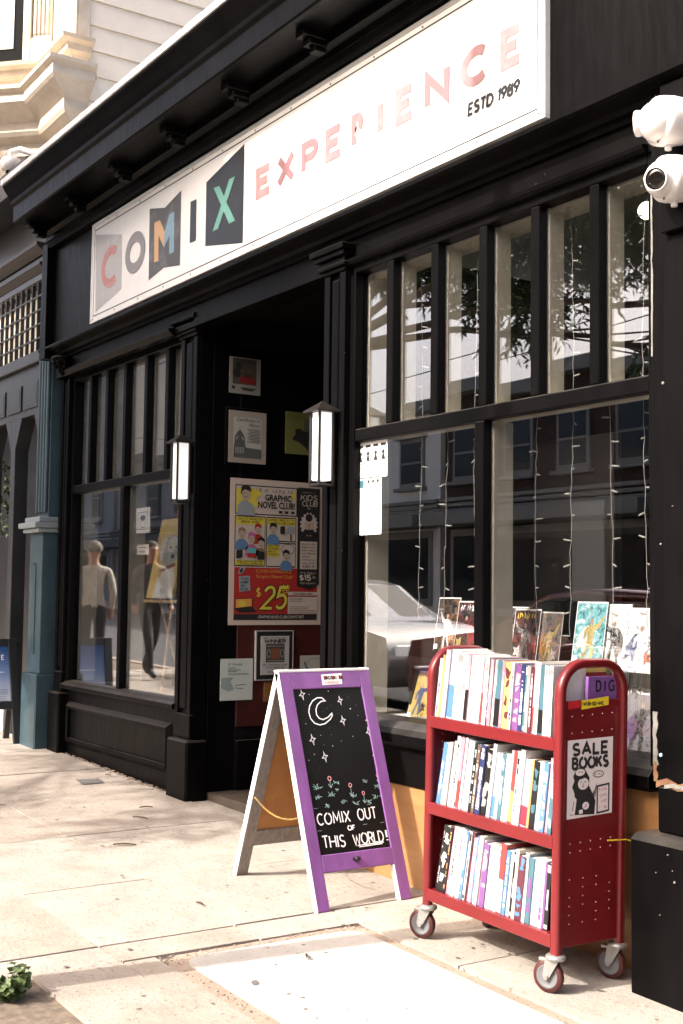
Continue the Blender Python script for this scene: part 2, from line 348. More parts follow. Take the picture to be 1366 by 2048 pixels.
# ---- entrance recess
XW = -7.02
MAROON = mat('maroon_paint', (.045, .008, .006), .45, var=.4, vs=5)
wall_box('entrance_wall', BLACK_IN, SHOP, XW-.06, XW, 3.862, 6.2, gz(-7)-.03, 3.25)
wall_box('entrance_wall', BLACK_IN, SHOP, -5.42, -5.36, 3.662, 6.2, gz(-5.4)-.03, 3.25)
wall_box('entrance_ceiling', BLACK_IN, SHOP, -7.08, -5.36, 3.662, 6.2, 3.252, 3.31)
wall_box('wall_board', MAROON, SHOP, XW, XW+.012, 3.70+.165, 4.75, .60, 1.32)
wall_box('wall_board', BLACK, SHOP, XW, XW+.010, 3.865, 4.75, 1.325, 3.05)
D = wall_box('door', BLACK, SHOP, -6.9, -5.5, 6.2, 6.25, gz(-6.2)-.02, 3.2)
MB().tube([(-5.7, 6.15, 1.0), (-5.7, 6.13, 1.05), (-5.7, 6.13, 1.35), (-5.7, 6.15, 1.4)], .012).build('door_handle', mat('brass', (.5, .35, .12), .3, metal=1), D)
wall_box('skirting', BLACK, SHOP, XW, XW+.03, 3.865, 6.2, gz(-7)-.03, gz(-7)+.36)
# ---- interior shell
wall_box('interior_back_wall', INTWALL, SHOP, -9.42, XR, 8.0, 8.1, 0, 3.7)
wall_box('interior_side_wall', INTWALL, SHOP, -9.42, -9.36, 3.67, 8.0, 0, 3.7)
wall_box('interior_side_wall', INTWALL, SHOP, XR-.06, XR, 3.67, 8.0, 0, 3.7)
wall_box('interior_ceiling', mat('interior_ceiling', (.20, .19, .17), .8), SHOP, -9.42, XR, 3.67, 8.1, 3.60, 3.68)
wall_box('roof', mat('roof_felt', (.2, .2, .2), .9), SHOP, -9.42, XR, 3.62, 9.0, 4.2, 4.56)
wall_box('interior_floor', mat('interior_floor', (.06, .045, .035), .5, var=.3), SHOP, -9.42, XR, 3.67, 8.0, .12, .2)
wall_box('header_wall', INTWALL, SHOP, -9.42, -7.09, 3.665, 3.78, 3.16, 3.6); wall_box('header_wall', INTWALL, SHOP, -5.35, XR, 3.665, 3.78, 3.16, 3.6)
# ================================================================ ground
def sloped(b, pts, zoff, th=None):
    top = [(x, y, gz(x)+zoff) for x, y in pts]
    if th is None: b.poly(top)
    else: b.prism([(x, y, z-th) for x, y, z in top], (0, 0, th))
    return b
def concrete(name, c, c2, speck=.35, joints=None):
    m = bpy.data.materials.new(name); m.use_nodes = True; N = m.node_tree.nodes; L = m.node_tree.links; b = N['Principled BSDF']
    b.inputs['Roughness'].default_value = .88; b.inputs['Specular IOR Level'].default_value = .25
    tc = N.new('ShaderNodeTexCoord')
    gm = N.new('ShaderNodeNewGeometry')
    n1 = N.new('ShaderNodeTexNoise'); n1.inputs['Scale'].default_value = 4.5; n1.inputs['Detail'].default_value = 8; n1.inputs['Roughness'].default_value = .7
    n2 = N.new('ShaderNodeTexNoise'); n2.inputs['Scale'].default_value = 48; n2.inputs['Detail'].default_value = 3
    n3 = N.new('ShaderNodeTexNoise'); n3.inputs['Scale'].default_value = 230; n3.inputs['Detail'].default_value = 2
    n4 = N.new('ShaderNodeTexNoise'); n4.inputs['Scale'].default_value = 3.2; n4.inputs['Detail'].default_value = 10; n4.inputs['Roughness'].default_value = .8
    for n in (n1, n2, n3, n4): L.new(gm.outputs['Position'], n.inputs['Vector'])
    r1 = N.new('ShaderNodeValToRGB'); r1.color_ramp.elements[0].position = .3; r1.color_ramp.elements[1].position = .7
    r1.color_ramp.elements[0].color = (*c2, 1); r1.color_ramp.elements[1].color = (*c, 1); L.new(n1.outputs['Fac'], r1.inputs[0])
    r2 = N.new('ShaderNodeMapRange'); r2.inputs['From Min'].default_value = .60; r2.inputs['From Max'].default_value = .72; r2.inputs['To Max'].default_value = speck; L.new(n2.outputs['Fac'], r2.inputs[0])
    m1 = N.new('ShaderNodeMixRGB'); m1.inputs[2].default_value = (.12, .09, .07, 1); L.new(r1.outputs[0], m1.inputs[1]); L.new(r2.outputs[0], m1.inputs[0])
    r4 = N.new('ShaderNodeMapRange'); r4.inputs['From Min'].default_value = .56; r4.inputs['From Max'].default_value = .74; r4.inputs['To Max'].default_value = .40; L.new(n4.outputs['Fac'], r4.inputs[0])
    m2 = N.new('ShaderNodeMixRGB'); m2.inputs[2].default_value = (.16, .12, .10, 1); L.new(m1.outputs[0], m2.inputs[1]); L.new(r4.outputs[0], m2.inputs[0])
    L.new(m2.outputs[0], b.inputs['Base Color'])
    ad = N.new('ShaderNodeMath'); L.new(n2.outputs['Fac'], ad.inputs[0]); L.new(n3.outputs['Fac'], ad.inputs[1])
    bp = N.new('ShaderNodeBump'); bp.inputs['Strength'].default_value = .5; bp.inputs['Distance'].default_value = .008; L.new(ad.outputs[0], bp.inputs['Height']); L.new(bp.outputs[0], b.inputs['Normal'])
    return m
CONC = concrete('pavement_concrete', (.362, .322, .278), (.25, .217, .185), .65)
CONC_B = concrete('pavement_concrete_worn', (.335, .288, .243), (.23, .193, .16), .7)
CONC_LIGHT = concrete('smooth_new_concrete', (.395, .372, .342), (.32, .297, .268), .3)
CEMENT = concrete('rough_cement', (.33, .255, .20), (.22, .165, .125), .6)
JOINT = mat('joint_dirt', (.12, .09, .065), .95, var=.4, vs=30)
ASPH = mat('asphalt', (.055, .054, .053), .85, var=.25, vs=3, bump=.4, bs=150)
KERB = -0.55
b = MB(); sloped(b, [(-40, KERB+.02), (14, KERB+.02), (14, 6.3), (-40, 6.3)], -.012); PAV = tag(b.build('pavement', JOINT), kind='structure')
b = MB(); sloped(b, [(-150, -200), (120, -200), (120, 200), (-150, 200)], -.20); tag(b.build('ground', ASPH), kind='structure')
b = MB(); sloped(b, [(-60, -9.5), (40, -9.5), (40, KERB-.15), (-60, KERB-.15)], -.145); tag(b.build('road', ASPH), kind='structure')
b = MB()
for i in range(-14, 6): sloped(b, [(i*2.4+.004, KERB-.15), (i*2.4+2.396, KERB-.15), (i*2.4+2.396, KERB+.016), (i*2.4+.004, KERB+.016)], 0, .25)
tag(b.build('kerb', CONC_B), kind='structure')
b = MB(); sloped(b, [(-60, -13.6), (40, -13.6), (40, -9.5), (-60, -9.5)], -.01, .25); tag(b.build('pavement', CONC_B), kind='structure')
# slabs: rows in y, joints in x
rs = random.Random(5); J = .005
BAS = (-4.335, -3.0, .45, 1.575)                   # tree basin x0 x1 y0 y1
PNL = (-4.245, -2.0, 2.125, 2.915)                 # newer concrete panel
def slab(x0, x1, y0, y1, m=None, name='slab', dz=None):
    dz = rs.uniform(-.002, .002) if dz is None else dz
    b = MB(); sloped(b, [(x0+J, y0+J), (x1-J, y0+J), (x1-J, y1-J), (x0+J, y1-J)], dz, .045)
    return b.build(name, m or (CONC if rs.random() < .7 else CONC_B), PAV)
xj = [-16, -14.6, -13.6, -12.5, -11.4, -10.4, -9.4, -8.4, -7.4, -6.4, -5.385, -4.53]
for i in range(len(xj)-1):
    slab(xj[i], xj[i+1], 2.51, 3.56 if xj[i] < -7.0 else 3.56); slab(xj[i], xj[i+1], 1.92, 2.51); slab(xj[i], xj[i+1], .9, 1.92); slab(xj[i], xj[i+1], .1, .9); slab(xj[i], xj[i+1], KERB+.02, .1)
for x0, x1 in ((-7.0, -6.2), (-6.2, -5.45)):
    slab(x0, x1, 3.562, 4.55); slab(x0, x1, 4.55, 6.2)
slab(-4.53, -4.335, .45, 1.575+.345); slab(-4.53, -4.335, 1.92, 2.51); slab(-4.53, -4.245-.07, 2.51, 2.985)
slab(-4.335, -3.2, 1.575, 1.92, CONC_B); slab(-3.2, -1.0, 1.575, 1.92, CONC_B)
slab(-4.335, PNL[0]-.07, 1.92, 2.51, CONC_B); slab(PNL[0]-.07, -2.0, 1.92, PNL[2]-.07, CONC_B)
slab(-4.53, -3.672, 2.985, 3.56, CONC); slab(-3.672, -2.6, 2.985, 3.56, CONC); slab(-2.6, 0, 2.985, 3.6, CONC_B)
slab(-2.0, 3, KERB+.02, 2.98); slab(-3.0, -2.0, KERB+.02, 1.57); slab(-4.53, -3, KERB+.02, .45)
def rrect(x0, x1, y0, y1, r, n=6):
    pts = []
    for cx, cy, a0 in ((x0+r, y0+r, 180), (x1-r, y0+r, 270), (x1-r, y1-r, 0), (x0+r, y1-r, 90)):
        for k in range(n+1):
            a = math.radians(a0+90*k/n); pts.append((cx+r*math.cos(a), cy+r*math.sin(a)))
    return pts
b = MB()
ci = rrect(PNL[0]-.068, PNL[1]+.068, PNL[2]-.068, PNL[3]+.068, .12)
wob = [(x+rs.uniform(-.008, .008), y+rs.uniform(-.008, .008)) for x, y in ci]
sloped(b, wob, -.006, .03); b.build('cement_border', CEMENT, PAV)
b = MB(); sloped(b, rrect(*PNL, .09), .003, .03); b.build('concrete_panel', CONC_LIGHT, PAV)
# stones, crumbs and leaf litter along the joints and the foot of the wall
STONE = mat('gravel_bits', (.20, .155, .12), .9, var=.4, vs=40)
b = MB()
def pebble(x, y, s, zo=0):
    q = Matrix.Rotation(rs.uniform(0, 6.3), 3, 'Z'); h = s*rs.uniform(.3, .6)
    vs = [Vector((math.cos(a)*s*rs.uniform(.7, 1.2), math.sin(a)*s*rs.uniform(.6, 1), 0)) for a in (0, 1.25, 2.5, 3.8, 5.1)]
    z = gz(x)+zo-.001
    b.add([q@v+Vector((x, y, z)) for v in vs]+[q@(v*.6)+Vector((x, y, z+h)) for v in vs], [(5, 6, 7, 8, 9)]+[(i, (i+1) % 5, 5+(i+1) % 5, 5+i) for i in range(5)])
for k in range(330):
    x = rs.uniform(-9.3, -7.2); pebble(x, 3.585-abs(rs.gauss(0, .028)), rs.uniform(.003, .011))
for k in range(420):
    t = rs.random()
    if t < .55: pebble(PNL[0]-.035+rs.gauss(0, .02), rs.uniform(PNL[2]-.06, PNL[3]+.06), rs.uniform(.003, .009), -.006)
    elif t < .8: pebble(rs.uniform(PNL[0], -2.8), PNL[2]-.035+rs.gauss(0, .02), rs.uniform(.003, .010), -.006)
    else: pebble(rs.uniform(PNL[0], -2.8), PNL[3]+.035+rs.gauss(0, .018), rs.uniform(.003, .008), -.006)
for k in range(200): pebble(rs.uniform(-7.4, -4.6), rs.uniform(1.9, 3.6), rs.uniform(.0015, .004))
tag(b.build('gravel', STONE), 'small stones and grit lying in the pavement joints and along the shop wall', 'gravel', kind='stuff')
LEAFD = mat('dry_leaf', (.055, .03, .014), .8, var=.5, vs=30)
def dry_leaf(x, y, l, w, a, n):
    b = MB(); d = Vector((math.cos(a), math.sin(a), 0)); e = Vector((-d.y, d.x, 0)); P = Vector((x, y, gz(x)+.004)); up = Vector((0, 0, 1))
    pts = []
    for i in range(5):
        t = i/4; ww = w*math.sin(math.pi*min(.97, max(.03, t))); c = P+d*(l*(t-.5))+up*(.004*math.sin(math.pi*t)+.001)
        pts += [c-e*ww+up*.006, c, c+e*ww+up*.006]
    b.add(pts, [(3*i+j, 3*i+j+1, 3*i+j+4, 3*i+j+3) for i in range(4) for j in range(2)])
    return tag(b.build('fallen_leaf', LEAFD), n, 'leaf', 'dry leaves on the pavement')
for (u, v, l, a, n) in ((280, 1638, .10, .6, 'curled dry leaf on the pavement before the corner post'), (292, 1617, .08, 1.2, 'thin dry leaf nearest the black corner plinth'),
        (249, 1692, .12, 1.0, 'narrow dry leaf lying on the sunlit speckled slab'), (613, 1917, .06, -.5, 'small curved twig leaf lying on the smooth concrete panel'),
        (216, 1552, .06, .3, 'dry leaf by the bulkhead under the left window'), (400, 1811, .06, .1, 'short straight dry leaf on the pale slab left of the chalkboard')):
    p = GR(u, v); dry_leaf(p.x, p.y, l, l*.09, a, n)
GUM = MB()
for k in range(150):
    x = rs.uniform(-8.5, -2.8); y = rs.uniform(1.6, 3.45); r_ = rs.uniform(.003, .011); GUM.poly([(x+r_*math.cos(a)*rs.uniform(.7, 1.2), y+r_*math.sin(a)*rs.uniform(.7, 1.2), gz(x)+.0036) for a in [q*.785 for q in range(8)]])
GUM.build('gum_spots', mat('trodden_gum', (.11, .095, .085), .85), PAV, kind='stuff')
# stains, metal plate, round mark
STAIN = mat('dark_stain', (.13, .10, .085), .9, var=.3, vs=20)
def blob(u, v, ru, rv, name, m, label=None, n=16, zo=.0035, j=.3):
    b = MB(); pts = []
    for k in range(n):
        a = 2*math.pi*k/n; s = 1+rs.uniform(-j, j); p = GR(u+ru*math.cos(a)*s, v+rv*math.sin(a)*s); pts.append((p.x, p.y, gz(p.x)+zo))
    b.poly(pts[::-1]); return b.build(name, m, PAV)
blob(510, 1968, 8, 4.5, 'stain', mat('grey_spot', (.10, .095, .09), .9), j=.08, zo=.006)
b = MB(); q = [GR(*p) for p in ((150, 1560), (197, 1558), (209, 1566), (165, 1570))]
b.poly([(p.x, p.y, gz(p.x)+.0045) for p in q][::-1]); b.build('utility_cover', mat('cast_iron', (.10, .09, .085), .7, var=.3, vs=60, bump=.5, bs=200), PAV)
# ================================================================ lettering helpers
class Pl:                                            # a plane to print on: origin, right, up
    def __init__(s, o, u, v): s.o = Vector(o); s.u = Vector(u).normalized(); s.v = Vector(v).normalized(); s.n = s.u.cross(s.v); s.k = 0
    def p(s, x, y, h=0): return s.o+s.u*x+s.v*y+s.n*h
    def sub(s, x, y): q = Pl(s.p(x, y), s.u, s.v); return q
def ell(cx, cy, rx, ry, n=20, a0=0, a1=360):
    full = abs(a1-a0) >= 360
    return [(cx+rx*math.cos(math.radians(a0+(a1-a0)*k/(n if full else n-1))), cy+ry*math.sin(math.radians(a0+(a1-a0)*k/(n if full else n-1)))) for k in range(n)]
def flat(b, pl, pts, h): b.poly([pl.p(x, y, h) for x, y in pts])
def ribbon(b, pl, pts, w, h, closed=False):
    n = len(pts); P = [Vector(p) for p in pts]
    if n < 2: return
    Lf = []; Rt = []
    for i in range(n):
        a = P[i-1] if (i > 0 or closed) else P[i]; c = P[(i+1) % n] if (i < n-1 or closed) else P[i]
        d0 = (P[i]-a); d1 = (c-P[i])
        d0 = d0.normalized() if d0.length > 1e-9 else (d1.normalized() if d1.length > 1e-9 else Vector((1, 0)))
        d1 = d1.normalized() if d1.length > 1e-9 else d0
        nn = Vector((-d0.y-d1.y, d0.x+d1.x)); 
        nn = nn.normalized() if nn.length > 1e-6 else Vector((-d0.y, d0.x))
        k = 1/max(.45, nn.dot(Vector((-d0.y, d0.x))))
        Lf.append(P[i]+nn*w/2*k); Rt.append(P[i]-nn*w/2*k)
    vs = [pl.p(q.x, q.y, h) for q in Lf]+[pl.p(q.x, q.y, h) for q in Rt]
    b.add(vs, [(i, n+i, n+(i+1) % n, (i+1) % n) for i in range(n if closed else n-1)])
def _arc(cx, cy, rx, ry, a0, a1, n=9): return ell(cx, cy, rx, ry, n, a0, a1)
SF = {'A': (.72, [[(0, 0), (.36, 1), (.72, 0)], [(.13, .34), (.59, .34)]]),
 'B': (.6, [[(0, 0), (0, 1), (.3, 1)]+_arc(.32, .77, .22, .23, 80, -90, 6)+[(0, .54)], [(.05, .54), (.32, .54)]+_arc(.32, .27, .26, .27, 80, -90, 7)+[(0, 0)]]),
 'C': (.7, [_arc(.42, .5, .4, .5, 48, 312, 16)]), 'D': (.66, [[(0, 0), (0, 1), (.25, 1)]+_arc(.25, .5, .4, .5, 85, -85, 11)+[(0, 0)]]),
 'E': (.55, [[(.52, 1), (0, 1), (0, 0), (.54, 0)], [(.03, .52), (.44, .52)]]), 'F': (.52, [[(.52, 1), (0, 1), (0, 0)], [(.03, .52), (.42, .52)]]),
 'G': (.74, [_arc(.42, .5, .4, .5, 45, 300, 15)+[(.74, .12), (.74, .45), (.48, .45)]]), 'H': (.66, [[(0, 0), (0, 1)], [(.66, 0), (.66, 1)], [(.02, .5), (.64, .5)]]),
 'I': (.1, [[(.05, 0), (.05, 1)]]), 'J': (.45, [[(.42, 1), (.42, .25)]+_arc(.21, .25, .21, .25, 0, -160, 7)]), 'K': (.62, [[(0, 0), (0, 1)], [(.58, 1), (.04, .42)], [(.2, .58), (.62, 0)]]),
 'L': (.5, [[(0, 1), (0, 0), (.5, 0)]]), 'M': (.84, [[(0, 0), (.06, 1), (.42, .25), (.78, 1), (.84, 0)]]), 'N': (.68, [[(0, 0), (0, 1), (.68, 0), (.68, 1)]]),
 'O': (.84, [_arc(.42, .5, .42, .5, 90, 450, 20)]), 'P': (.58, [[(0, 0), (0, 1), (.3, 1)]+_arc(.3, .73, .27, .27, 80, -80, 8)+[(.085, .46)]]),
 'Q': (.84, [_arc(.42, .5, .42, .5, 90, 450, 20), [(.5, .25), (.82, -.08)]]), 'R': (.62, [[(0, 0), (0, 1), (.3, 1)]+_arc(.3, .74, .27, .26, 80, -80, 8)+[(.085, .48)], [(.3, .47), (.62, 0)]]),
 'S': (.56, [_arc(.29, .75, .25, .25, 35, 240, 9)+[(.42, .44)]+_arc(.28, .26, .27, .26, 45, -150, 9)]), 'T': (.62, [[(0, 1), (.62, 1)], [(.31, 0), (.31, .98)]]),
 'U': (.64, [[(0, 1), (0, .32)]+_arc(.32, .32, .32, .32, 180, 360, 11)+[(.64, 1)]]), 'V': (.7, [[(0, 1), (.35, 0), (.7, 1)]]), 'W': (.98, [[(0, 1), (.24, 0), (.49, .8), (.74, 0), (.98, 1)]]),
 'X': (.66, [[(0, 1), (.66, 0)], [(.66, 1), (0, 0)]]), 'Y': (.64, [[(0, 1), (.32, .5), (.64, 1)], [(.32, .5), (.32, 0)]]), 'Z': (.6, [[(.02, 1), (.58, 1), (0, 0), (.6, 0)]]),
 '0': (.6, [_arc(.3, .5, .28, .5, 90, 450, 16)]), '1': (.25, [[(.02, .8), (.2, 1), (.2, 0)]]), '2': (.55, [_arc(.27, .72, .26, .28, 165, -25, 9)+[(0, 0), (.55, 0)]]),
 '3': (.52, [_arc(.25, .75, .23, .25, 150, -80, 8)+_arc(.25, .26, .26, .27, 80, -150, 9)]), '4': (.6, [[(.45, 0), (.45, 1), (0, .3), (.6, .3)]]), '5': (.54, [[(.5, 1), (.08, 1), (.04, .56)]+_arc(.26, .32, .27, .32, 120, -140, 9)]),
 '6': (.55, [[(.42, 1), (.08, .45)]+_arc(.28, .28, .26, .28, 150, -205, 13)]), '7': (.52, [[(0, 1), (.52, 1), (.15, 0)]]), '8': (.54, [_arc(.27, .76, .22, .24, 90, 450, 12), _arc(.27, .27, .27, .27, 90, 450, 14)]),
 '9': (.55, [_arc(.27, .72, .26, .28, -30, 330, 13)+[(.15, 0)]]), '!': (.1, [[(.05, .3), (.05, 1)], [(.05, 0), (.05, .08)]]), '.': (.1, [[(.05, 0), (.05, .08)]]), ',': (.1, [[(.07, .08), (.02, -.12)]]),
 '-': (.4, [[(.03, .45), (.37, .45)]]), '$': (.56, [_arc(.29, .72, .25, .22, 35, 240, 8)+_arc(.28, .28, .27, .22, 45, -150, 8), [(.28, -.1), (.28, 1.1)]]), "'": (.1, [[(.05, .8), (.05, 1)]]), '&': (.6, [[(.6, 0), (.15, .75)]+_arc(.27, .82, .14, .17, 200, -20, 7)+[(.05, .3)]+_arc(.25, .22, .22, .22, 160, 360, 8)]),
 '/': (.4, [[(0, 0), (.4, 1)]]), '?': (.45, [_arc(.22, .75, .2, .25, 160, -60, 8)+[(.22, .3)], [(.22, 0), (.22, .08)]]), ' ': (.4, [])}
def swidth(s, size, sp=.18): return sum((SF[c][0]+sp)*size for c in s)-sp*size
def stext(b, pl, s, x, y, size, w, h, sp=.18, jit=0, slant=0, r=None, rise=0, ww=1.0):
    k = 0
    for c in s:
        wd, st = SF[c]; j = (r.uniform(-jit, jit) if r else 0)
        for line in st:
            ribbon(b, pl, [(x+(px*ww+slant*py)*size, y+(py+j)*size) for px, py in line], w, h+.0003*(k % 4)); k += 1
        x += (wd*ww+sp)*size; y += rise*size*(wd+sp)
    return x
def scrawl(b, pl, x, y, w, h, lw, z, r, n=None):        # writing too small or too loose to read
    n = n or max(2, int(w/(h*.7))); k = 0
    for i in range(n):
        if r.random() < .12: continue
        x0 = x+w*i/n; c = w/n*.72
        ribbon(b, pl, [(x0+c*r.random(), y+h*r.uniform(0, .3)), (x0+c*r.random(), y+h*r.uniform(.7, 1)), (x0+c*r.random(), y+h*r.uniform(0, 1)), (x0+c, y+h*r.uniform(0, 1))], lw, z+.0002*(k % 5)); k += 1
_tc = {}
def btext(b, pl, s, x, y, size, h, bold=0, shear=0, align='LEFT', sx=1.0):
    key = (s, bold, shear)
    if key not in _tc:
        cu = bpy.data.curves.new('t', 'FONT'); cu.body = s; cu.size = 1; cu.offset = bold; cu.shear = shear; cu.resolution_u = 2
        o = bpy.data.objects.new('t', cu); COL.objects.link(o); dg = bpy.context.evaluated_depsgraph_get()
        me = bpy.data.meshes.new_from_object(o.evaluated_get(dg))
        _tc[key] = ([(v.co.x, v.co.y) for v in me.vertices], [tuple(p.vertices) for p in me.polygons])
        bpy.data.objects.remove(o); bpy.data.curves.remove(cu); bpy.data.meshes.remove(me)
    vs, fs = _tc[key]; mx = max(v[0] for v in vs)*size*sx
    ox = x if align == 'LEFT' else (x-mx/2 if align == 'CENTER' else x-mx)
    b.add([pl.p(ox+vx*size*sx, y+vy*size, h) for vx, vy in vs], fs); return mx
_pm = {}
def ink(name, col, rough=.55, var=0.0):
    if name not in _pm: _pm[name] = mat(name, col, rough, var=var, vs=20)
    return _pm[name]
def worn(name, col, base, fade, sc=22, rough=.45):
    m = mat(name, col, rough); N = m.node_tree.nodes; L = m.node_tree.links; b = N['Principled BSDF']
    gm = N.new('ShaderNodeNewGeometry'); n = N.new('ShaderNodeTexNoise'); n.inputs['Scale'].default_value = sc; n.inputs['Detail'].default_value = 8; n.inputs['Roughness'].default_value = .7
    L.new(gm.outputs['Position'], n.inputs['Vector'])
    n2 = N.new('ShaderNodeTexNoise'); n2.inputs['Scale'].default_value = 5; n2.inputs['Detail'].default_value = 3; L.new(gm.outputs['Position'], n2.inputs['Vector'])
    ad = N.new('ShaderNodeMath'); ad.operation = 'ADD'; L.new(n.outputs['Fac'], ad.inputs[0]); L.new(n2.outputs['Fac'], ad.inputs[1])
    mr = N.new('ShaderNodeMapRange'); mr.inputs['From Min'].default_value = 1.35-fade*.75; mr.inputs['From Max'].default_value = 1.5-fade*.55; L.new(ad.outputs[0], mr.inputs['Value'])
    mr.inputs['To Min'].default_value = fade*.55; mr.inputs['To Max'].default_value = min(1, .35+fade*.75)
    mx = N.new('ShaderNodeMixRGB'); mx.inputs[1].default_value = (*col, 1); mx.inputs[2].default_value = (*base, 1); L.new(mr.outputs[0], mx.inputs[0]); L.new(mx.outputs[0], b.inputs['Base Color'])
    return m
# ================================================================ the long shop sign
YS = 3.395
SGN = thing('shop_sign', 'long white sign board with weathered pink and black lettering under the cornice', 'sign', (-5.99, 3.38, 3.38))
SX0, SX1, SZ0, SZ1 = -8.449, -3.654, 3.415, 4.120
SIGNW = mat('sign_white', (.84, .82, .79), .42, vary=(.76, .74, .71), vs=2.2, dirt=((.5, .47, .43), 4, .68, .25))
MB().box(SX0, SX1, YS, YS+.027, SZ0, SZ1, .003).build('board', SIGNW, SGN)
FRM = mat('aluminium_trim', (.62, .61, .59), .35, metal=.6)
for a in ((SX0-.012, SX1+.012, SZ0-.012, SZ0), (SX0-.012, SX1+.012, SZ1, SZ1+.022), (SX0-.012, SX0, SZ0, SZ1), (SX1, SX1+.012, SZ0, SZ1)):
    MB().box(a[0], a[1], YS-.006, YS+.026, a[2], a[3], .002).build('trim', FRM if a[2] >= SZ1 else SIGNW, SGN)
SP = Pl((0, YS, 0), (1, 0, 0), (0, 0, 1))              # n points to -y
INKB = mat('sign_black', (.012, .012, .013), .4, dirt=((.18, .17, .17), 14, .63, .5))
b = MB(); i = .035
for a in ((SX0+i, SX1-i, SZ0+i, SZ0+i+.007), (SX0+i, SX1-i, SZ1-i-.002, SZ1-i+.006), (SX0+i, SX0+i+.006, SZ0+i, SZ1-i), (SX1-i-.006, SX1-i, SZ0+i, SZ1-i)):
    flat(b, SP, [(a[0], a[2]), (a[1], a[2]), (a[1], a[3]), (a[0], a[3])], .001+.0004*(a[1]-a[0] < .1))
b.build('border_line', INKB, SGN)
def c4(a, c): return (160+.26354*a, 260+.26354*c)
def c5(a, c): return (480+.64861*a, .64861*c)
def onsign(pts, conv=c4):
    out = []
    for a, c in pts:
        p = FY(*conv(a, c), YS); out.append((p.x, p.z))
    return out
def signpart(name, pts, m, h, conv=c4):
    b = MB(); q = onsign(pts, conv); flat(b, SP, q, h); return b.build(name, m, SGN)
GREYW = worn('worn_grey', (.20, .19, .19), (.34, .32, .31), .35, 18)
signpart('letter_card', [(118, 1385), (315, 1205), (320, 792), (122, 795)], worn('worn_grey_card', (.38, .36, .36), (.56, .53, .52), .4, 12), .0015)
REDW = worn('worn_red', (.42, .11, .075), (.52, .38, .35), .45, 20)
q = onsign([(222, 1045), (275, 900), (275, 1150), (160, 1080), (205, 1195), (235, 893)])
b = MB(); cx, cz = q[0]; cx += .012; hh = (q[5][1]-q[4][1])/2-.02; wdt = abs(q[1][0]-q[3][0])*.52; ribbon(b, SP, ell(cx+.02, (q[5][1]+q[4][1])/2, wdt, hh, 26, 52, 308), .062, .003); b.build('letter_c', REDW, SGN)
q = onsign([(420, 930), (345, 960), (495, 880), (400, 1087), (435, 773)])
b = MB(); ribbon(b, SP, ell(q[0][0], (q[3][1]+q[4][1])/2, (q[2][0]-q[1][0])/2-.035, (q[4][1]-q[3][1])/2-.03, 32), .072, .003, True); b.build('letter_o', GREYW, SGN)
signpart('letter_card', [(522, 1142), (636, 1045), (760, 1028), (770, 458), (645, 590), (530, 598)], worn('worn_black', (.03, .028, .027), (.16, .15, .145), .5, 10), .0015)
ORG = worn('sign_orange', (.56, .31, .13), (.6, .44, .28), .35)
BLU = worn('sign_blue', (.15, .28, .36), (.33, .42, .46), .3)
signpart('letter_m_half', [(565, 1005), (598, 995), (600, 800), (640, 895), (645, 770), (610, 685), (568, 705)], ORG, .003)
signpart('letter_m_half', [(641, 893), (683, 800), (680, 945), (716, 925), (720, 620), (684, 640), (645, 770)], BLU, .0034)
signpart('letter_i', [(835, 860), (880, 840), (886, 525), (842, 545)], INKB, .003)
signpart('letter_card', [(952, 882), (1236, 858), (1250, 105), (961, 397)], INKB, .0015)
TEAL = worn('sign_teal', (.11, .30, .25), (.22, .40, .34), .3)
signpart('letter_x_stroke', [(1018, 442), (1060, 425), (1180, 688), (1135, 712)], TEAL, .003)
signpart('letter_x_stroke', [(1137, 375), (1180, 352), (1052, 750), (1010, 772)], TEAL, .0037)
zc = [onsign([(52, 522), (873, 60)], c5), onsign([(50, 622), (805, 217)], c5)]
zt = (zc[0][0][1]+zc[0][1][1])/2; zb = (zc[1][0][1]+zc[1][1][1])/2; H1 = zt-zb-.045
def sx(a): # crop x on the mid line of the lettering
    v = 572+(a-50)*(139-572)/(805-50); return onsign([(a, v)], c5)[0][0]
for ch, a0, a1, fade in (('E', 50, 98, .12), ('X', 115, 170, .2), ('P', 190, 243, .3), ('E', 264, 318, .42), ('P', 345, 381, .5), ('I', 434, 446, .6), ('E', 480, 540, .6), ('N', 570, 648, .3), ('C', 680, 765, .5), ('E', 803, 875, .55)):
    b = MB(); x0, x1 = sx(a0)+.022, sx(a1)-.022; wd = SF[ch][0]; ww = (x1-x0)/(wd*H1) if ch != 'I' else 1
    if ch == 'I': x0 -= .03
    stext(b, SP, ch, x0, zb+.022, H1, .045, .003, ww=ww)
    b.build('letter_'+ch.lower(), worn('faded_pink_%d' % a0, (.50, .24, .24) if a0 < 100 else (.25, .112, .118), (.66, .52, .50) if a0 < 100 else ((.36, .285, .285) if fade > .7 else (.335, .222, .225)), fade, 16), SGN)  # pink darkened on the sunlit letters against the glare; the fading is wear
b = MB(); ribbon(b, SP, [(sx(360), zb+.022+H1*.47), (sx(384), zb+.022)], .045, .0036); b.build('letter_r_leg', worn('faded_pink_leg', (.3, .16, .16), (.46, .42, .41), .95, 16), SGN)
q = onsign([(705, 357), (872, 280), (705, 325)], c5)
b = MB(); sz = (q[2][1]-q[0][1])*1.02; L0 = swidth('ESTD 1989', sz, .2); wscale = (q[1][0]-q[0][0])/L0
xe = stext(b, SP, 'ESTD', q[0][0], q[0][1], sz, .014, .003, sp=.2*wscale, slant=.12, jit=.03, r=random.Random(2), ww=wscale*.95); b.build('lettering', INKB, SGN)
b = MB(); stext(b, SP, '1989', xe+.4*sz*wscale, q[0][1], sz, .014, .003, sp=.2*wscale, slant=.12, jit=.03, r=random.Random(3), ww=wscale*.95); b.build('lettering', INKB, SGN)
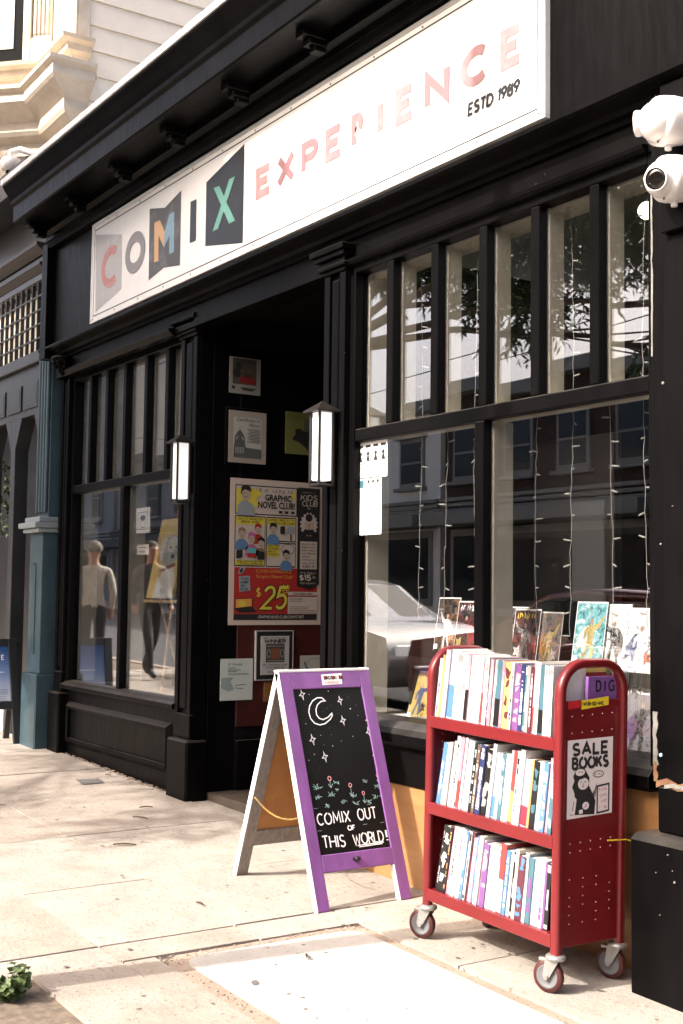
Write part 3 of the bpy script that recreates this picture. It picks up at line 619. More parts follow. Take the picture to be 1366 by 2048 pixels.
SCREW = mat('screw', (.25, .24, .23), .4, metal=.8)
for k in range(13):
    for z in (SZ0+.018, SZ1-.018):
        MB().lathe([(.006, 0), (.005, .004), (.001, .005)], (SX0+.03+k*(SX1-SX0-.06)/12, YS, z), (0, -1, 0), 8).build('screw', SCREW, SGN)
# ================================================================ wall lanterns
LMET = mat('lantern_metal', (.014, .011, .009), .45, metal=.3, var=.4)
OPAL = mat('opal_glass', (.80, .79, .77), .3, emis=.28)
def lantern(cx, cy, z0, z1, w, label, ywall, roofh=.055):
    t = thing('wall_lantern', label, 'lantern', (cx, cy, z0), 'wall lanterns beside the entrance')
    h = w/2; f = .006
    MB().box(cx-h+f, cx+h-f, cy-h+f, cy+h-f, z0+.015, z1, .003).build('glass_shade', OPAL, t)
    for a in (-1, 1):
        for c in (-1, 1): MB().box(cx+a*h-f, cx+a*h+f, cy+c*h-f, cy+c*h+f, z0, z1+.002, .002).build('corner_bar', LMET, t)
    MB().box(cx-h-.006, cx+h+.006, cy-h-.006, cy+h+.006, z0-.014, z0, .003).build('base_plate', LMET, t)
    e = h+.030
    b = MB().add([(cx-e, cy-e, z1), (cx+e, cy-e, z1), (cx+e, cy+e, z1), (cx-e, cy+e, z1), (cx, cy, z1+roofh), (cx-e, cy-e, z1-.008), (cx+e, cy-e, z1-.008), (cx+e, cy+e, z1-.008), (cx-e, cy+e, z1-.008)],
        [(0, 1, 4), (1, 2, 4), (2, 3, 4), (3, 0, 4), (8, 7, 6, 5), (0, 5, 6, 1), (1, 6, 7, 2), (2, 7, 8, 3), (3, 8, 5, 0)]); b.build('roof', LMET, t)
    MB().box(cx-.035, cx+.035, ywall-.016, ywall, z0+.05, z1-.02, .003).build('back_plate', LMET, t)
    MB().box(cx-.02, cx+.02, cy+h-.002, ywall-.014, (z0+z1)/2-.03, (z0+z1)/2+.03, .002).build('arm', LMET, t)
    return t
p0, p1 = FY(642, 822, 3.40), FY(642, 967, 3.40)
lantern(FY(643, 900, 3.41).x, 3.412, p1.z, p0.z, .086, 'bright white box lantern with pyramid roof on the post right of the entrance', 3.474)
p0, p1 = FY(361, 884, 3.47), FY(361, 1002, 3.47)
lantern(FY(361, 940, 3.48).x, 3.480, p1.z, p0.z, .086, 'white box lantern on the corner post left of the entrance', 3.544)
# ================================================================ security cameras
CAMW = mat('camera_plastic', (.72, .68, .65), .38, var=.05, dirt=((.45, .38, .33), 25, .66, .5))
LENS = mat('lens_glass', (.008, .006, .005), .08, coat=1)
CGAS = mat('camera_gasket', (.05, .05, .05), .5)
def turret(c, look, label, rb=.088):
    """round base on the wall (axis -y), ball and eye pointing along look"""
    t = thing('security_camera', label, 'camera', (c[0], c[1], c[2]), 'turret cameras on the right hand pilaster')
    c = Vector(c); look = Vector(look).normalized(); ax = Vector((-.25, -1, -.12)).normalized()
    MB().lathe([(rb*.92, -.06), (rb*.97, -.02), (rb, 0), (rb, .035), (rb*.96, .055), (rb*.78, .060)], c, ax, 32).build('base_ring', CAMW, t)
    bc = c+ax*.052; R = rb*.80
    MB().lathe([(R*math.sin(math.radians(a)), -R*math.cos(math.radians(a))) for a in range(6, 150, 8)]+[(R*.46, R*.90)], bc, look, 32).build('ball', CAMW, t)
    e = bc+look*(R*.80)
    MB().lathe([(R*.62, 0), (R*.66, R*.18), (R*.64, R*.30), (R*.56, R*.30)], e, look, 28, caps=False).build('bezel', CAMW, t)
    o = MB().lathe([(R*.57, R*.16), (R*.57, R*.25), (R*.3, R*.275), (.001, R*.28)], e, look, 28).build('eye', LENS, t)
    MB().tube([c+Vector((.02, .05, -rb*.5)), c+Vector((.05, .085, -rb*1.1)), c+Vector((.06, .095, -rb*1.7))], .008, 8).build('cable', CGAS, t)
    for k in range(3): MB().lathe([(.005, 0), (.004, .003)], c+ax*.056+(ax.cross(Vector((0, 0, 1))).normalized()*math.cos(k*2.1+.4)+Vector((0, 0, 1))*math.sin(k*2.1+.4))*rb*.88, ax, 8).build('screw', CGAS, t)
    MB().lathe([(R*.2, 0), (R*.17, .02)], c+Vector((0, -.01, -rb*.98)), (0, 0, -1), 12).build('cable_gland', CAMW, t)
    return t
c = FY(1340, 243, 3.33); turret((c.x, 3.33, c.z), (-.86, -.50, .02), 'upper white security camera on the right pilaster seen from the side', .088)
c = FY(1352, 358, 3.36); turret((c.x, 3.36, c.z), (.30, -.90, -.26), 'lower white security camera with dark eye turned to the street', .084)
b = MB(); c = FY(1362, 290, 3.40)
tag(MB().box(c.x-.1, c.x+.25, 3.40, 3.434, c.z-.30, c.z+.25, .004).build('camera_back_board', BLACK), 'black board on the pilaster behind the two white security cameras', 'board')
# ================================================================ chalkboard A-frame
PURP = mat('purple_paint', (.175, .062, .225), .5, var=.18, vs=8, bump=.15, bs=30, stretch=(1, 1, .2), dirt=((.42, .25, .45), 24, .66, .4))
WEDGE = mat('white_edge_paint', (.74, .70, .68), .6, var=.08, vs=12, dirt=((.4, .36, .33), 22, .62, .5))
GREYWOOD = mat('weathered_wood', (.17, .145, .125), .75, vary=(.28, .25, .22), vs=14, stretch=(6, 6, .6), bump=.3)
BACKPLY = mat('stained_plywood', (.42, .19, .045), .6, vary=(.30, .12, .03), vs=4, bump=.1, dirt=((.16, .06, .02), 4, .6, .6))
CHALK = mat('chalkboard', (.0030, .0030, .0032), .55, var=.4, vs=5, spec=.2)
CHW = mat('chalk_white', (.80, .78, .78), .8, var=.15, vs=120)
AF = thing('chalkboard_sign', 'purple framed chalkboard A-frame standing on the pavement beside the red book cart', 'sign', (-4.85, 3.14, gz(-4.85)))
y0, y1 = 2.905, 3.405
xf, xr = -4.513, -5.268; xt = -4.885; zt_ = 1.098
def leaf(xb, xtop, zb, zt):      # frame: plane through bottom line (xb) and top line (xtop)
    o = Vector((xb, y0, zb)); top = Vector((xtop, y0, zt)); return o, (top-o)
oF, upF = leaf(xf, xt+.012, gz(xf)+.002, zt_); LF = upF.length
pF = Pl(oF, (0, 1, 0), upF); W = y1-y0
def member(pl, x0, x1, z0, z1, t, m, name, ch=.003, h0=0, split=None):
    c = pl.p((x0+x1)/2, (z0+z1)/2, h0-t/2); return MB().obox(c, pl.u*((x1-x0)/2), pl.v*((z1-z0)/2), pl.n*(t/2), ch).build(name, m, AF)
st = .062; tk = .030
for a in (0, W-st): member(pF, a, a+st, 0, LF, tk, PURP, 'stile')
zr0 = .155*LF/1.03
member(pF, st, W-st, LF-.085, LF-.002, tk-.002, PURP, 'rail'); member(pF, st, W-st, zr0, zr0+.075, tk-.002, PURP, 'rail')
member(pF, st-.001, W-st+.001, zr0+.07, LF-.08, .012, CHALK, 'chalkboard', h0=-.006)
# white painted outer edge and top
c = pF.p(-.002, LF/2, -tk/2); MB().obox(c, pF.u*.0022, pF.v*(LF/2), pF.n*(tk/2+.001)).build('painted_edge', WEDGE, AF)
c = pF.p(W-st-.0022, zr0/2, -tk/2); MB().obox(c, pF.u*.002, pF.v*(zr0/2-.002), pF.n*(tk/2)).build('painted_edge', WEDGE, AF)
MB().box(xt-.028, xt+.014, y0-.004, y1+.002, zt_-.006, zt_+.006, .003).build('top_edge', WEDGE, AF)
oR, upR = leaf(xr, xt-.014, gz(xr)+.002, zt_-.004); LR = upR.length
pR = Pl(Vector((xr, y1, gz(xr)+.002)), (0, -1, 0), upR)
for a in (0, W-st): member(pR, a, a+st, 0, LR, tk, GREYWOOD, 'stile')
member(pR, st, W-st, LR-.085, LR-.002, tk-.002, GREYWOOD, 'rail'); member(pR, st, W-st, zr0, zr0+.08, tk-.002, GREYWOOD, 'rail')
member(pR, st-.001, W-st+.001, zr0+.075, LR-.08, .012, BACKPLY, 'back_panel', h0=-.006)
c = pR.p(W+.002, LR/2, -tk/2); MB().obox(c, pR.u*.0022, pR.v*(LR/2), pR.n*(tk/2+.001)).build('painted_edge', WEDGE, AF)
for yy in (y0+.09, y1-.09): MB().box(xt-.02, xt+.006, yy-.03, yy+.03, zt_+.0062, zt_+.009, .001).build('hinge', mat('hinge_steel', (.3, .29, .28), .35, metal=.9), AF)
# brass chain between the leaves
BRS = mat('brass_chain', (.45, .30, .10), .35, metal=.9)
A_ = pR.p(W-.012, LR*.415, 0)+Vector((0, -.006, 0)); B_ = pF.p(.01, LF*.385, -tk)+Vector((0, -.006, 0))
b = MB(); nl = 44; pts = []
for k in range(nl+1):
    t = k/nl; q = A_.lerp(B_, t); q.z -= .055*4*t*(1-t)*.9; pts.append(q)
for k in range(nl):
    d = (pts[k+1]-pts[k]); c = (pts[k]+pts[k+1])/2; dn = d.normalized(); sd_ = dn.cross(Vector((0, 1, 0)) if k % 2 else Vector((.2, .1, 1))).normalized()
    b.tube([c+dn*(d.length*.68*math.cos(a))+sd_*(.0042*math.sin(a)) for a in [i*math.pi/4 for i in range(8)]], .0013, 5, closed=True)
b.build('chain', BRS, AF)
c = pF.p(W/2-.01, zr0+.04, 0); MB().lathe([(.009, 0), (.010, .006), (.012, .014), (.004, .016)], c, pF.n, 10).build('knob', mat('dark_knob', (.03, .02, .03), .4, metal=.5), AF)
MB().obox(pF.p(W/2-.012, zr0+.043, .006), pF.u*.02, pF.v*.006, pF.n*.005, .002).build('catch', mat('dark_knob', (.03, .02, .03), .4, metal=.5), AF)
# chalk drawing: moon, stars, flowers, words   (board coordinates from the lower left of the frame)
def cb(u, v):                                         # photo pixel -> frame coordinates on the board
    q = ray(u, v); t = (pF.o-CAM).dot(pF.n)/q.dot(pF.n); d = CAM+q*t-pF.o; return (d.dot(pF.u), d.dot(pF.v))
def z1(a, c): return cb(480+.26374*a, 1310+.26367*c)  # from the enlarged crop
HB = -.0052
DR = MB()
moon = [z1(*p) for p in ((650, 345), (625, 322), (590, 322), (555, 345), (532, 385), (526, 430), (540, 480), (570, 515), (610, 528), (650, 518), (690, 485), (705, 455), (700, 440), (672, 470), (635, 488), (605, 478), (585, 450), (580, 410), (592, 375), (618, 350))]
ribbon(DR, pF, moon, .0052, HB, True)
for (a, c, s) in ((475, 297, 26), (763, 343, 22), (785, 495, 24), (975, 487, 24), (980, 580, 24), (555, 640, 26), (648, 770, 25), (1030, 752, 24), (955, 278, 13)):
    x, y = z1(a, c); s *= .00030*1.1; pts = []
    for k in range(8):
        rr = s*3 if k % 2 == 0 else s*.9; an = math.pi/2+k*math.pi/4+.2; pts.append((x+rr*math.cos(an)*.62, y+rr*math.sin(an)))
    SB = MB(); ribbon(SB, pF, pts, .0028, HB+.0003, True); SB.build('chalk_star', CHW, AF)
DOTS = MB()
for (a, c, s) in ((673, 272, 7), (528, 297, 5), (840, 405, 9), (897, 457, 5), (968, 372, 8), (503, 520, 6), (617, 607, 5), (707, 687, 7), (568, 752, 6), (526, 797, 6), (860, 615, 6), (773, 650, 5), (825, 318, 3), (640, 680, 3), (605, 855, 2), (663, 403, 2), (745, 440, 2), (690, 380, 2), (920, 270, 3), (505, 375, 2), (570, 560, 2), (632, 425, 2), (885, 378, 3), (680, 550, 2), (697, 603, 3), (1010, 640, 2), (590, 300, 2)):
    flat(DOTS, pF, ell(*z1(a, c), s*.00034, s*.00036, 7), HB+.0006)
DR.build('chalk_moon', CHW, AF); DOTS.build('chalk_dots', CHW, AF, kind='stuff')
PK = mat('chalk_pink', (.55, .25, .26), .8); GRN = mat('chalk_green', (.30, .45, .42), .8); DIM = mat('chalk_dim', (.25, .25, .26), .8)
FLW = MB(); STM = MB(); rq = random.Random(9)
def flower(a, c, hgt, s):
    x, y = z1(a, c); ribbon(FLW, pF, ell(x, y, .0085*s, .0095*s, 12), .0045*s, HB, True); ribbon(STM, pF, [(x, y-.012*s), (x-.001, y-hgt)], .002, HB)
    for d in (-1, 1): ribbon(STM, pF, [(x, y-hgt), (x+d*.012*s, y-hgt+.018*s)], .0026, HB+.0003)
flower(683, 935, .042, 1); flower(1048, 910, .035, .85); flower(840, 985, .05, .9); flower(940, 1045, .045, .8)
for (a, c, s) in ((600, 1015, 1.6), (700, 1065, 1.3), (600, 1085, 1), (668, 1150, 1), (740, 975, 1), (1050, 1000, 1.1), (1035, 1080, 1), (1080, 1075, .9), (890, 1130, 1), (800, 1120, 1.1), (985, 1115, .8), (745, 1025, .9), (960, 960, .9), (870, 1075, .9)):
    x, y = z1(a, c)
    for k in range(6): ribbon(STM, pF, [(x+rq.uniform(-.016, .016)*s, y+rq.uniform(-.006, .006)), (x+rq.uniform(-.02, .02)*s, y+rq.uniform(.004, .016)*s)], .0018, HB+.0002*k)
for (a, c) in ((955, 1285), (1085, 1270), (610, 1335), (580, 1165), (985, 1132)):
    x, y = z1(a, c); ribbon(STM, pF, [(x-.012, y), (x-.004, y+.003), (x+.002, y), (x+.012, y+.003)], .0014, HB)
FLW.build('chalk_blossoms', PK, AF, kind='stuff'); STM.build('chalk_grass', GRN, AF, kind='stuff')
rq = random.Random(4)
def chalkline(s, a0, c0, a1, c1, hpx, w, sp=.2):
    p = z1(a0, c0); q = z1(a1, c1); hgt = abs(z1(a0, c0-hpx)[1]-p[1]); n = len(s)
    L = swidth(s, hgt, sp); k = (q[0]-p[0])/L
    TX = MB(); stext(TX, pF, s, p[0], p[1], hgt, w, HB, sp=sp*k, jit=.035, r=rq, ww=k, rise=(q[1]-p[1])/(hgt*L/hgt) if L else 0)
    TX.build('chalk_lettering', CHW, AF)
chalkline('COMIX', 597, 1288, 842, 1258, 84, .0060, .24); chalkline('OUT', 905, 1250, 1042, 1236, 84, .0060, .24)
chalkline('OF', 826, 1328, 878, 1322, 34, .0052)
chalkline('THIS', 640, 1462, 806, 1448, 88, .0062, .2); chalkline('WORLD', 872, 1440, 1098, 1413, 82, .0062, .16)
chalkline('!', 1115, 1402, 1130, 1398, 78, .010)
for d in (0, 11): TX = MB(); ribbon(TX, pF, [z1(897+d, 1443+d), z1(1095-d, 1417+d)], .0042, HB+.0004); TX.build('chalk_underline', CHW, AF)
# sticker at the top rail
pts = [z1(*p) for p in ((613, 150), (768, 138), (775, 220), (625, 230))]
b = MB(); flat(b, pF, pts[::-1], .0012); STK = b.build('sticker', ink('paper_white', (.74, .72, .70)), AF)
b = MB(); x0 = (pts[0][0]+pts[3][0])/2; wst = pts[1][0]-pts[0][0]; zz = (pts[0][1]+pts[3][1])/2; hs = pts[0][1]-pts[3][1]
for k in (0, 2, 4): xx = x0+.012+wst*.185*k*.98; flat(b, pF, [(xx, zz+.0), (xx+.022, zz+.003), (xx+.022, zz+hs*.34), (xx, zz+hs*.40)], .0022)
for k, ch in ((1, 'O'), (3, 'I')): stext(b, pF, ch, x0+.016+wst*.185*k, zz+.003, .014, .0045, .0024)
b.build('sticker_logo', ink('print_black', (.015, .014, .014)), STK)
b = MB(); stext(b, pF, 'EXPERIENCE', x0+.018, zz-.018, .0095, .002, .0022, sp=.24); b.build('sticker_lettering', ink('print_pink', (.5, .18, .2)), STK)
b = MB(); stext(b, pF, 'C', x0+.016, zz+.006, .010, .0028, .003); stext(b, pF, 'M', x0+.015+wst*.37, zz+.006, .010, .0028, .003); stext(b, pF, 'X', x0+.018+wst*.73, zz+.006, .010, .0028, .003); b.build('sticker_letter', ink('print_red', (.5, .03, .03)), STK)
# ================================================================ red book cart
RED = mat('red_enamel', (.125, .0042, .006), .42, var=.12, vs=5, coat=.3, dirt=((.5, .12, .1), 40, .72, .5))
STEEL = mat('zinc_steel', (.36, .35, .33), .42, metal=.7, var=.15, vs=20)
TYRE = mat('red_rubber', (.05, .008, .006), .55, var=.15, vs=30)
HUB = mat('grey_hub', (.12, .12, .125), .45, var=.1)
CX, CY = -3.632, 3.247
CART = thing('book_cart', 'red metal book cart on four casters with three shelves of books', 'book cart', (CX, CY, gz(CX)), rot=(0, math.atan(GS), 0))
HX = .3875; HY = .175
def L_(b, name, m, parent=None, kind=None): return b.build(name, m, parent or CART, local=True, kind=kind)
def arch(x):
    r = .105; zt = 1.152; y = HY-.02; pts = [(x, -y, .135), (x, -y, .6), (x, -y, zt-r)]
    pts += [(x, -y+r-r*math.cos(a), zt-r+r*math.sin(a)) for a in [math.pi/2*k/7 for k in range(1, 8)]]
    pts += [(x, y-r+r*math.sin(a), zt-r+r*math.cos(a)) for a in [math.pi/2*k/7 for k in range(0, 8)]]
    return pts+[(x, y, .6), (x, y, .135)]
def oval_tube(b, path, rx, rt, n=12):               # tube wider in x than in its own plane
    vs = []; N = len(path); P = [Vector(p) for p in path]
    for i, p in enumerate(P):
        t = (P[min(i+1, N-1)]-P[max(i-1, 0)]).normalized(); u = Vector((1, 0, 0)); w = t.cross(u).normalized()
        for k in range(n):
            a = 2*math.pi*(k+.5)/n; c, s = math.cos(a), math.sin(a); q = .62
            vs.append(p+u*rx*math.copysign(abs(c)**q, c)+w*rt*math.copysign(abs(s)**q, s))
    b.add(vs, [(i*n+k, i*n+(k+1) % n, (i+1)*n+(k+1) % n, (i+1)*n+k) for i in range(N-1) for k in range(n)], True)
    b.add(vs[:n], [tuple(range(n))[::-1]]); b.add(vs[-n:], [tuple(range(n))])
for sx_ in (-1, 1):
    x = sx_*(HX-.019)
    b = MB(); oval_tube(b, arch(x), .019, .017); L_(b, 'end_frame', RED)
    L_(MB().box(x-.004, x+.004, -HY+.03, HY-.03, .155, 1.02, .002), 'end_panel', RED)
SHZ = (.203, .545, .888)
for z in SHZ:
    b = MB(); b.box(-HX+.024, HX-.024, -HY+.012, HY-.012, z-.006, z, .001); b.box(-HX+.03, HX-.03, -HY+.002, -HY+.012, z-.044, z+.002, .002); b.box(-HX+.03, HX-.03, HY-.012, HY-.002, z-.044, z+.002, .002)
    L_(b, 'shelf', RED)
L_(MB().box(-HX+.03, HX-.03, -.004, .004, .204, .50, .001), 'divider', RED)
b = MB()
for k in range(9):
    for j in range(4):
        if (k+j*3) % 5 == 4: continue
        for sg in (1, -1):
            b.lathe([(.0024, 0), (.0018, .0012)], (sg*(HX-.0149) if sg > 0 else -HX+.0231, -.10+j*.066, .235+k*.031+(.33 if k > 5 else 0)), (1, 0, 0), 6)
L_(b, 'pin_holes', ink('hole_light', (.62, .48, .45)), kind='stuff')
for k in range(25):
    L_(MB().lathe([(.0026, 0), (.002, .0012)], (HX-.0149, -.10+(k % 5)*.05, (.875, .905, .515, .485, .965)[k//5]+.0015*(k % 5)), (1, 0, 0), 6), 'hole_dot', ink('hole_light', (.62, .48, .45)))  # pale discs stand in for more holes in the end panel
def caster(x, y, ang):
    c = L_(MB().lathe([(.034, 0), (.036, .004), (.036, .012), (.03, .016), (.02, .018)], (x, y, .120), (0, 0, 1), 20), 'caster', STEEL)
    d = Vector((math.cos(ang), math.sin(ang), 0)); a = Vector((-d.y, d.x, 0)); wc = Vector((x, y, .0575))+d*.026   # trail
    for s in (-1, 1):
        b = MB(); o = a*s*.019
        pts = [Vector((x, y, .120))-d*.022+o, Vector((x, y, .120))+d*.030+o, wc+d*.014+Vector((0, 0, .004))+o, wc+Vector((0, 0, -.013))+o, wc-d*.014+Vector((0, 0, .002))+o]
        b.prism(pts, a*.003*s); L_(b, 'fork', STEEL, c)
    L_(MB().lathe([(.009, -.026), (.009, .026)], wc, a, 10), 'axle', STEEL, c)
    w = .014
    L_(MB().lathe([(.041, -w), (.0535, -w), (.0575, -w*.5), (.0575, w*.5), (.0535, w), (.041, w)], wc, a, 28, caps=False), 'tyre', TYRE, c)
    L_(MB().lathe([(.012, -w+.002), (.020, -w+.003), (.036, -w+.0035), (.0415, -w-.001), (.0415, w+.001), (.036, w-.0035), (.020, w-.003), (.012, w-.002)], wc, a, 28), 'hub', HUB, c)
    L_(MB().obox(Vector((x, y, .112))+d*.04, d*.022, a*.012, Vector((0, 0, .006)), .002), 'brake', STEEL, c)
for sx_, sy_, an in ((1, -1, 3.45), (-1, -1, 3.5), (1, 1, 3.4), (-1, 1, 2.2)): caster(sx_*(HX-.022), sy_*(HY-.022), an)
# yellow tie round the rear post
YT = mat('yellow_twine', (.65, .45, .03), .6)
b = MB(); y = HY-.02; xx = HX-.019
b.tube([(xx+.021, y-.085, .515), (xx+.0225, y-.04, .512), (xx+.0225, y+.005, .510), (xx+.020, y+.02, .506), (xx+.03, y+.045, .498)], .0028, 6); L_(b, 'yellow_tie', YT)
# stickers on the end panel
EP = Pl((HX-.0145, 0, 0), (0, 1, 0), (0, 0, 1))
def fe(u, v):                                        # photo pixel -> end panel coordinates
    p = FX(u, v, CX+HX-.0145); return (p.y-CY, p.z-gz(CX)+(HX-.0145)*GS)
def lquad(name, pts, m, h=.001, parent=None):
    b = MB(); flat(b, EP, pts, h); return L_(b, name, m, parent)
pts = [fe(*p) for p in ((1153, 1418), (1207, 1408), (1207, 1391), (1153, 1400))]; YS_ = lquad('yellow_sticker', pts, ink('sticker_yellow', (.68, .50, .02)))
b = MB(); stext(b, EP, 'NM38-102-HMC', pts[0][0]+.006, (pts[0][1]+pts[3][1])/2-.002, .012, .0028, .0018, sp=.16); L_(b, 'sticker_lettering', ink('print_black', (.015, .014, .014)), YS_)
lquad('red_tape', [fe(*p) for p in ((1126, 1418), (1151, 1414), (1151, 1398), (1126, 1402))], ink('bright_red', (.42, .01, .012)), .0012)
# the sale poster, taped to the panel: a thing of its own
PT = [fe(*p) for p in ((1126, 1640), (1217, 1625), (1217, 1469), (1126, 1480))]
SALE = thing('sale_poster', 'white paper poster with hand drawn sale books lettering taped to the red cart', 'poster', (CX+HX, CY+PT[0][0], gz(CX)+.6), rot=(0, math.atan(GS), 0))
SALE.location = CART.matrix_basis @ Vector((HX-.0145, 0, 0)); WM[SALE.name] = WM[CART.name]
SPL = Pl((0, 0, 0), (0, 1, 0), (0, 0, 1))
x0, x1 = PT[0][0]+.003, PT[1][0]; z0 = (PT[0][1]+PT[1][1])/2; z1_ = (PT[2][1]+PT[3][1])/2; pw = x1-x0; ph = z1_-z0
PAPER = ink('paper_white', (.74, .72, .70)); PB = ink('print_black', (.015, .014, .014))
b = MB(); b.prism([SPL.p(x, z, .0005) for x, z in ((x0, z0), (x1, z0+.006), (x1+.001, z1_), (x0-.001, z1_-.004))], (.0008, 0, 0)); b.build('sheet', ink('aged_paper', (.66, .58, .55)), SALE, local=True)
def sp(name, fn, m):
    b = MB(); fn(b); return b.build(name, m, SALE, local=True)
X = lambda t: x0+pw*t
Z = lambda t: z0+ph*t
rq = random.Random(21)
for s, zz, hh in (('SALE', .80, .135), ('BOOKS', .625, .13)):
    def words(b, s=s, zz=zz, hh=hh):
        L = swidth(s, ph*hh, .22); k = pw*.80/L
        stext(b, SPL, s, X(.11), Z(zz), ph*hh, .0112, .002, sp=.24*k, ww=k*.94, jit=.02, r=rq, rise=.01)
    sp('lettering', words, PB)
def body(b):
    flat(b, SPL, [(X(.06), Z(.05)), (X(.60), Z(.03)), (X(.62), Z(.20)), (X(.52), Z(.34)), (X(.47), Z(.40)), (X(.48), Z(.50)), (X(.42), Z(.565)), (X(.36), Z(.62)), (X(.26), Z(.64)), (X(.17), Z(.60)), (X(.12), Z(.53)), (X(.15), Z(.47)), (X(.10), Z(.40)), (X(.16), Z(.30)), (X(.08), Z(.20))], .0022)
sp('drawing', body, PB)
def light(b):
    flat(b, SPL, ell(X(.27), Z(.575), pw*.105, ph*.045, 14), .0030); flat(b, SPL, ell(X(.34), Z(.43), pw*.12, ph*.075, 16), .0034)
    flat(b, SPL, [(X(.06), Z(.06)), (X(.16), Z(.05)), (X(.2), Z(.24)), (X(.12), Z(.30)), (X(.05), Z(.22))], .0032)
    flat(b, SPL, ell(X(.40), Z(.15), pw*.075, ph*.05, 12), .0036); flat(b, SPL, [(X(.26), Z(.05)), (X(.34), Z(.06)), (X(.33), Z(.11)), (X(.25), Z(.10))], .0034)
    flat(b, SPL, [(X(.55), Z(.32)), (X(.63), Z(.34)), (X(.60), Z(.40)), (X(.50), Z(.40))], .0030)
sp('drawing_highlight', light, ink('aged_paper', (.66, .58, .55)))
def lines(b):
    for p in (((.27, .45), (.30, .46)), ((.36, .45), (.40, .455)), ((.31, .40), (.36, .395)), ((.33, .44), (.34, .415)), ((.23, .58), (.26, .585)), ((.29, .58), (.32, .58)), ((.10, .10), (.14, .22)), ((.24, .49), (.34, .50)), ((.38, .13), (.42, .17))):
        ribbon(b, SPL, [(X(p[0][0]), Z(p[0][1])), (X(p[1][0]), Z(p[1][1]))], .0028, .0040)
    ribbon(b, SPL, ell(X(.68), Z(.535), pw*.12, ph*.04, 16), .0025, .0024, True); scrawl(b, SPL, X(.59), Z(.52), pw*.17, .010, .0018, .0024, rq, 4)
    ribbon(b, SPL, [(X(.66), Z(.04)), (X(.92), Z(.06)), (X(.92), Z(.40)), (X(.66), Z(.38))], .006, .0025, True)
    for k in range(9): ribbon(b, SPL, [(X(.46+.02*k), Z(.10+.02*k)), (X(.56+.01*k), Z(.30+.015*k))], .0014, .0026+.0001*k)
sp('drawing_lines', lines, PB)['kind'] = 'stuff'
def pink(b):
    for k in range(4): scrawl(b, SPL, X(.70), Z(.315-.075*k), pw*.18, .0115, .0020, .0024, rq, 4)
sp('price_lettering', pink, ink('print_rose', (.45, .12, .14)))

# ================================================================ books
PAGES = mat('book_pages', (.62, .57, .48), .8, var=.1, vs=60)
BC = dict(white=(.72, .70, .69), cream=(.70, .62, .50), pink=(.62, .30, .36), lilac=(.50, .40, .56), purple=(.22, .06, .28), orange=(.65, .32, .08), yellow=(.68, .54, .10), green=(.18, .38, .12), mint=(.38, .58, .48),
    teal=(.05, .17, .22), blue=(.06, .22, .46), navy=(.02, .035, .14), lightblue=(.36, .46, .52), black=(.012, .012, .013), red=(.42, .03, .025), crimson=(.36, .01, .05), brown=(.16, .09, .06), grey=(.34, .32, .32), maroon=(.14, .02, .04), rose=(.62, .22, .30))
_bm = {}
def bookm(c):
    if c not in _bm: _bm[c] = mat('book_'+c, tuple(.72*(.8*v+.2*sum(BC[c])/3) for v in BC[c]), .32, var=.08, vs=14, coat=.15)
    return _bm[c]
ORD = ['first', 'second', 'third', 'fourth', 'fifth', 'sixth', 'seventh', 'eighth', 'ninth', 'tenth', 'eleventh', 'twelfth', 'thirteenth', 'fourteenth', 'fifteenth', 'sixteenth', 'seventeenth', 'eighteenth', 'nineteenth', 'twentieth', 'twenty-first', 'twenty-second', 'twenty-third', 'twenty-fourth', 'twenty-fifth', 'twenty-sixth', 'twenty-seventh', 'twenty-eighth', 'twenty-ninth', 'thirtieth', 'thirty-first', 'thirty-second', 'thirty-third', 'thirty-fourth']+['thirty-'+q for q in ('fifth', 'sixth', 'seventh', 'eighth', 'ninth')]+['fortieth']+['forty-'+q for q in ('first', 'second', 'third', 'fourth', 'fifth', 'sixth')]
CM = CART.matrix_basis.copy()
CM = Matrix.LocRotScale(CART.location, CART.rotation_euler, None)
rb = random.Random(31)
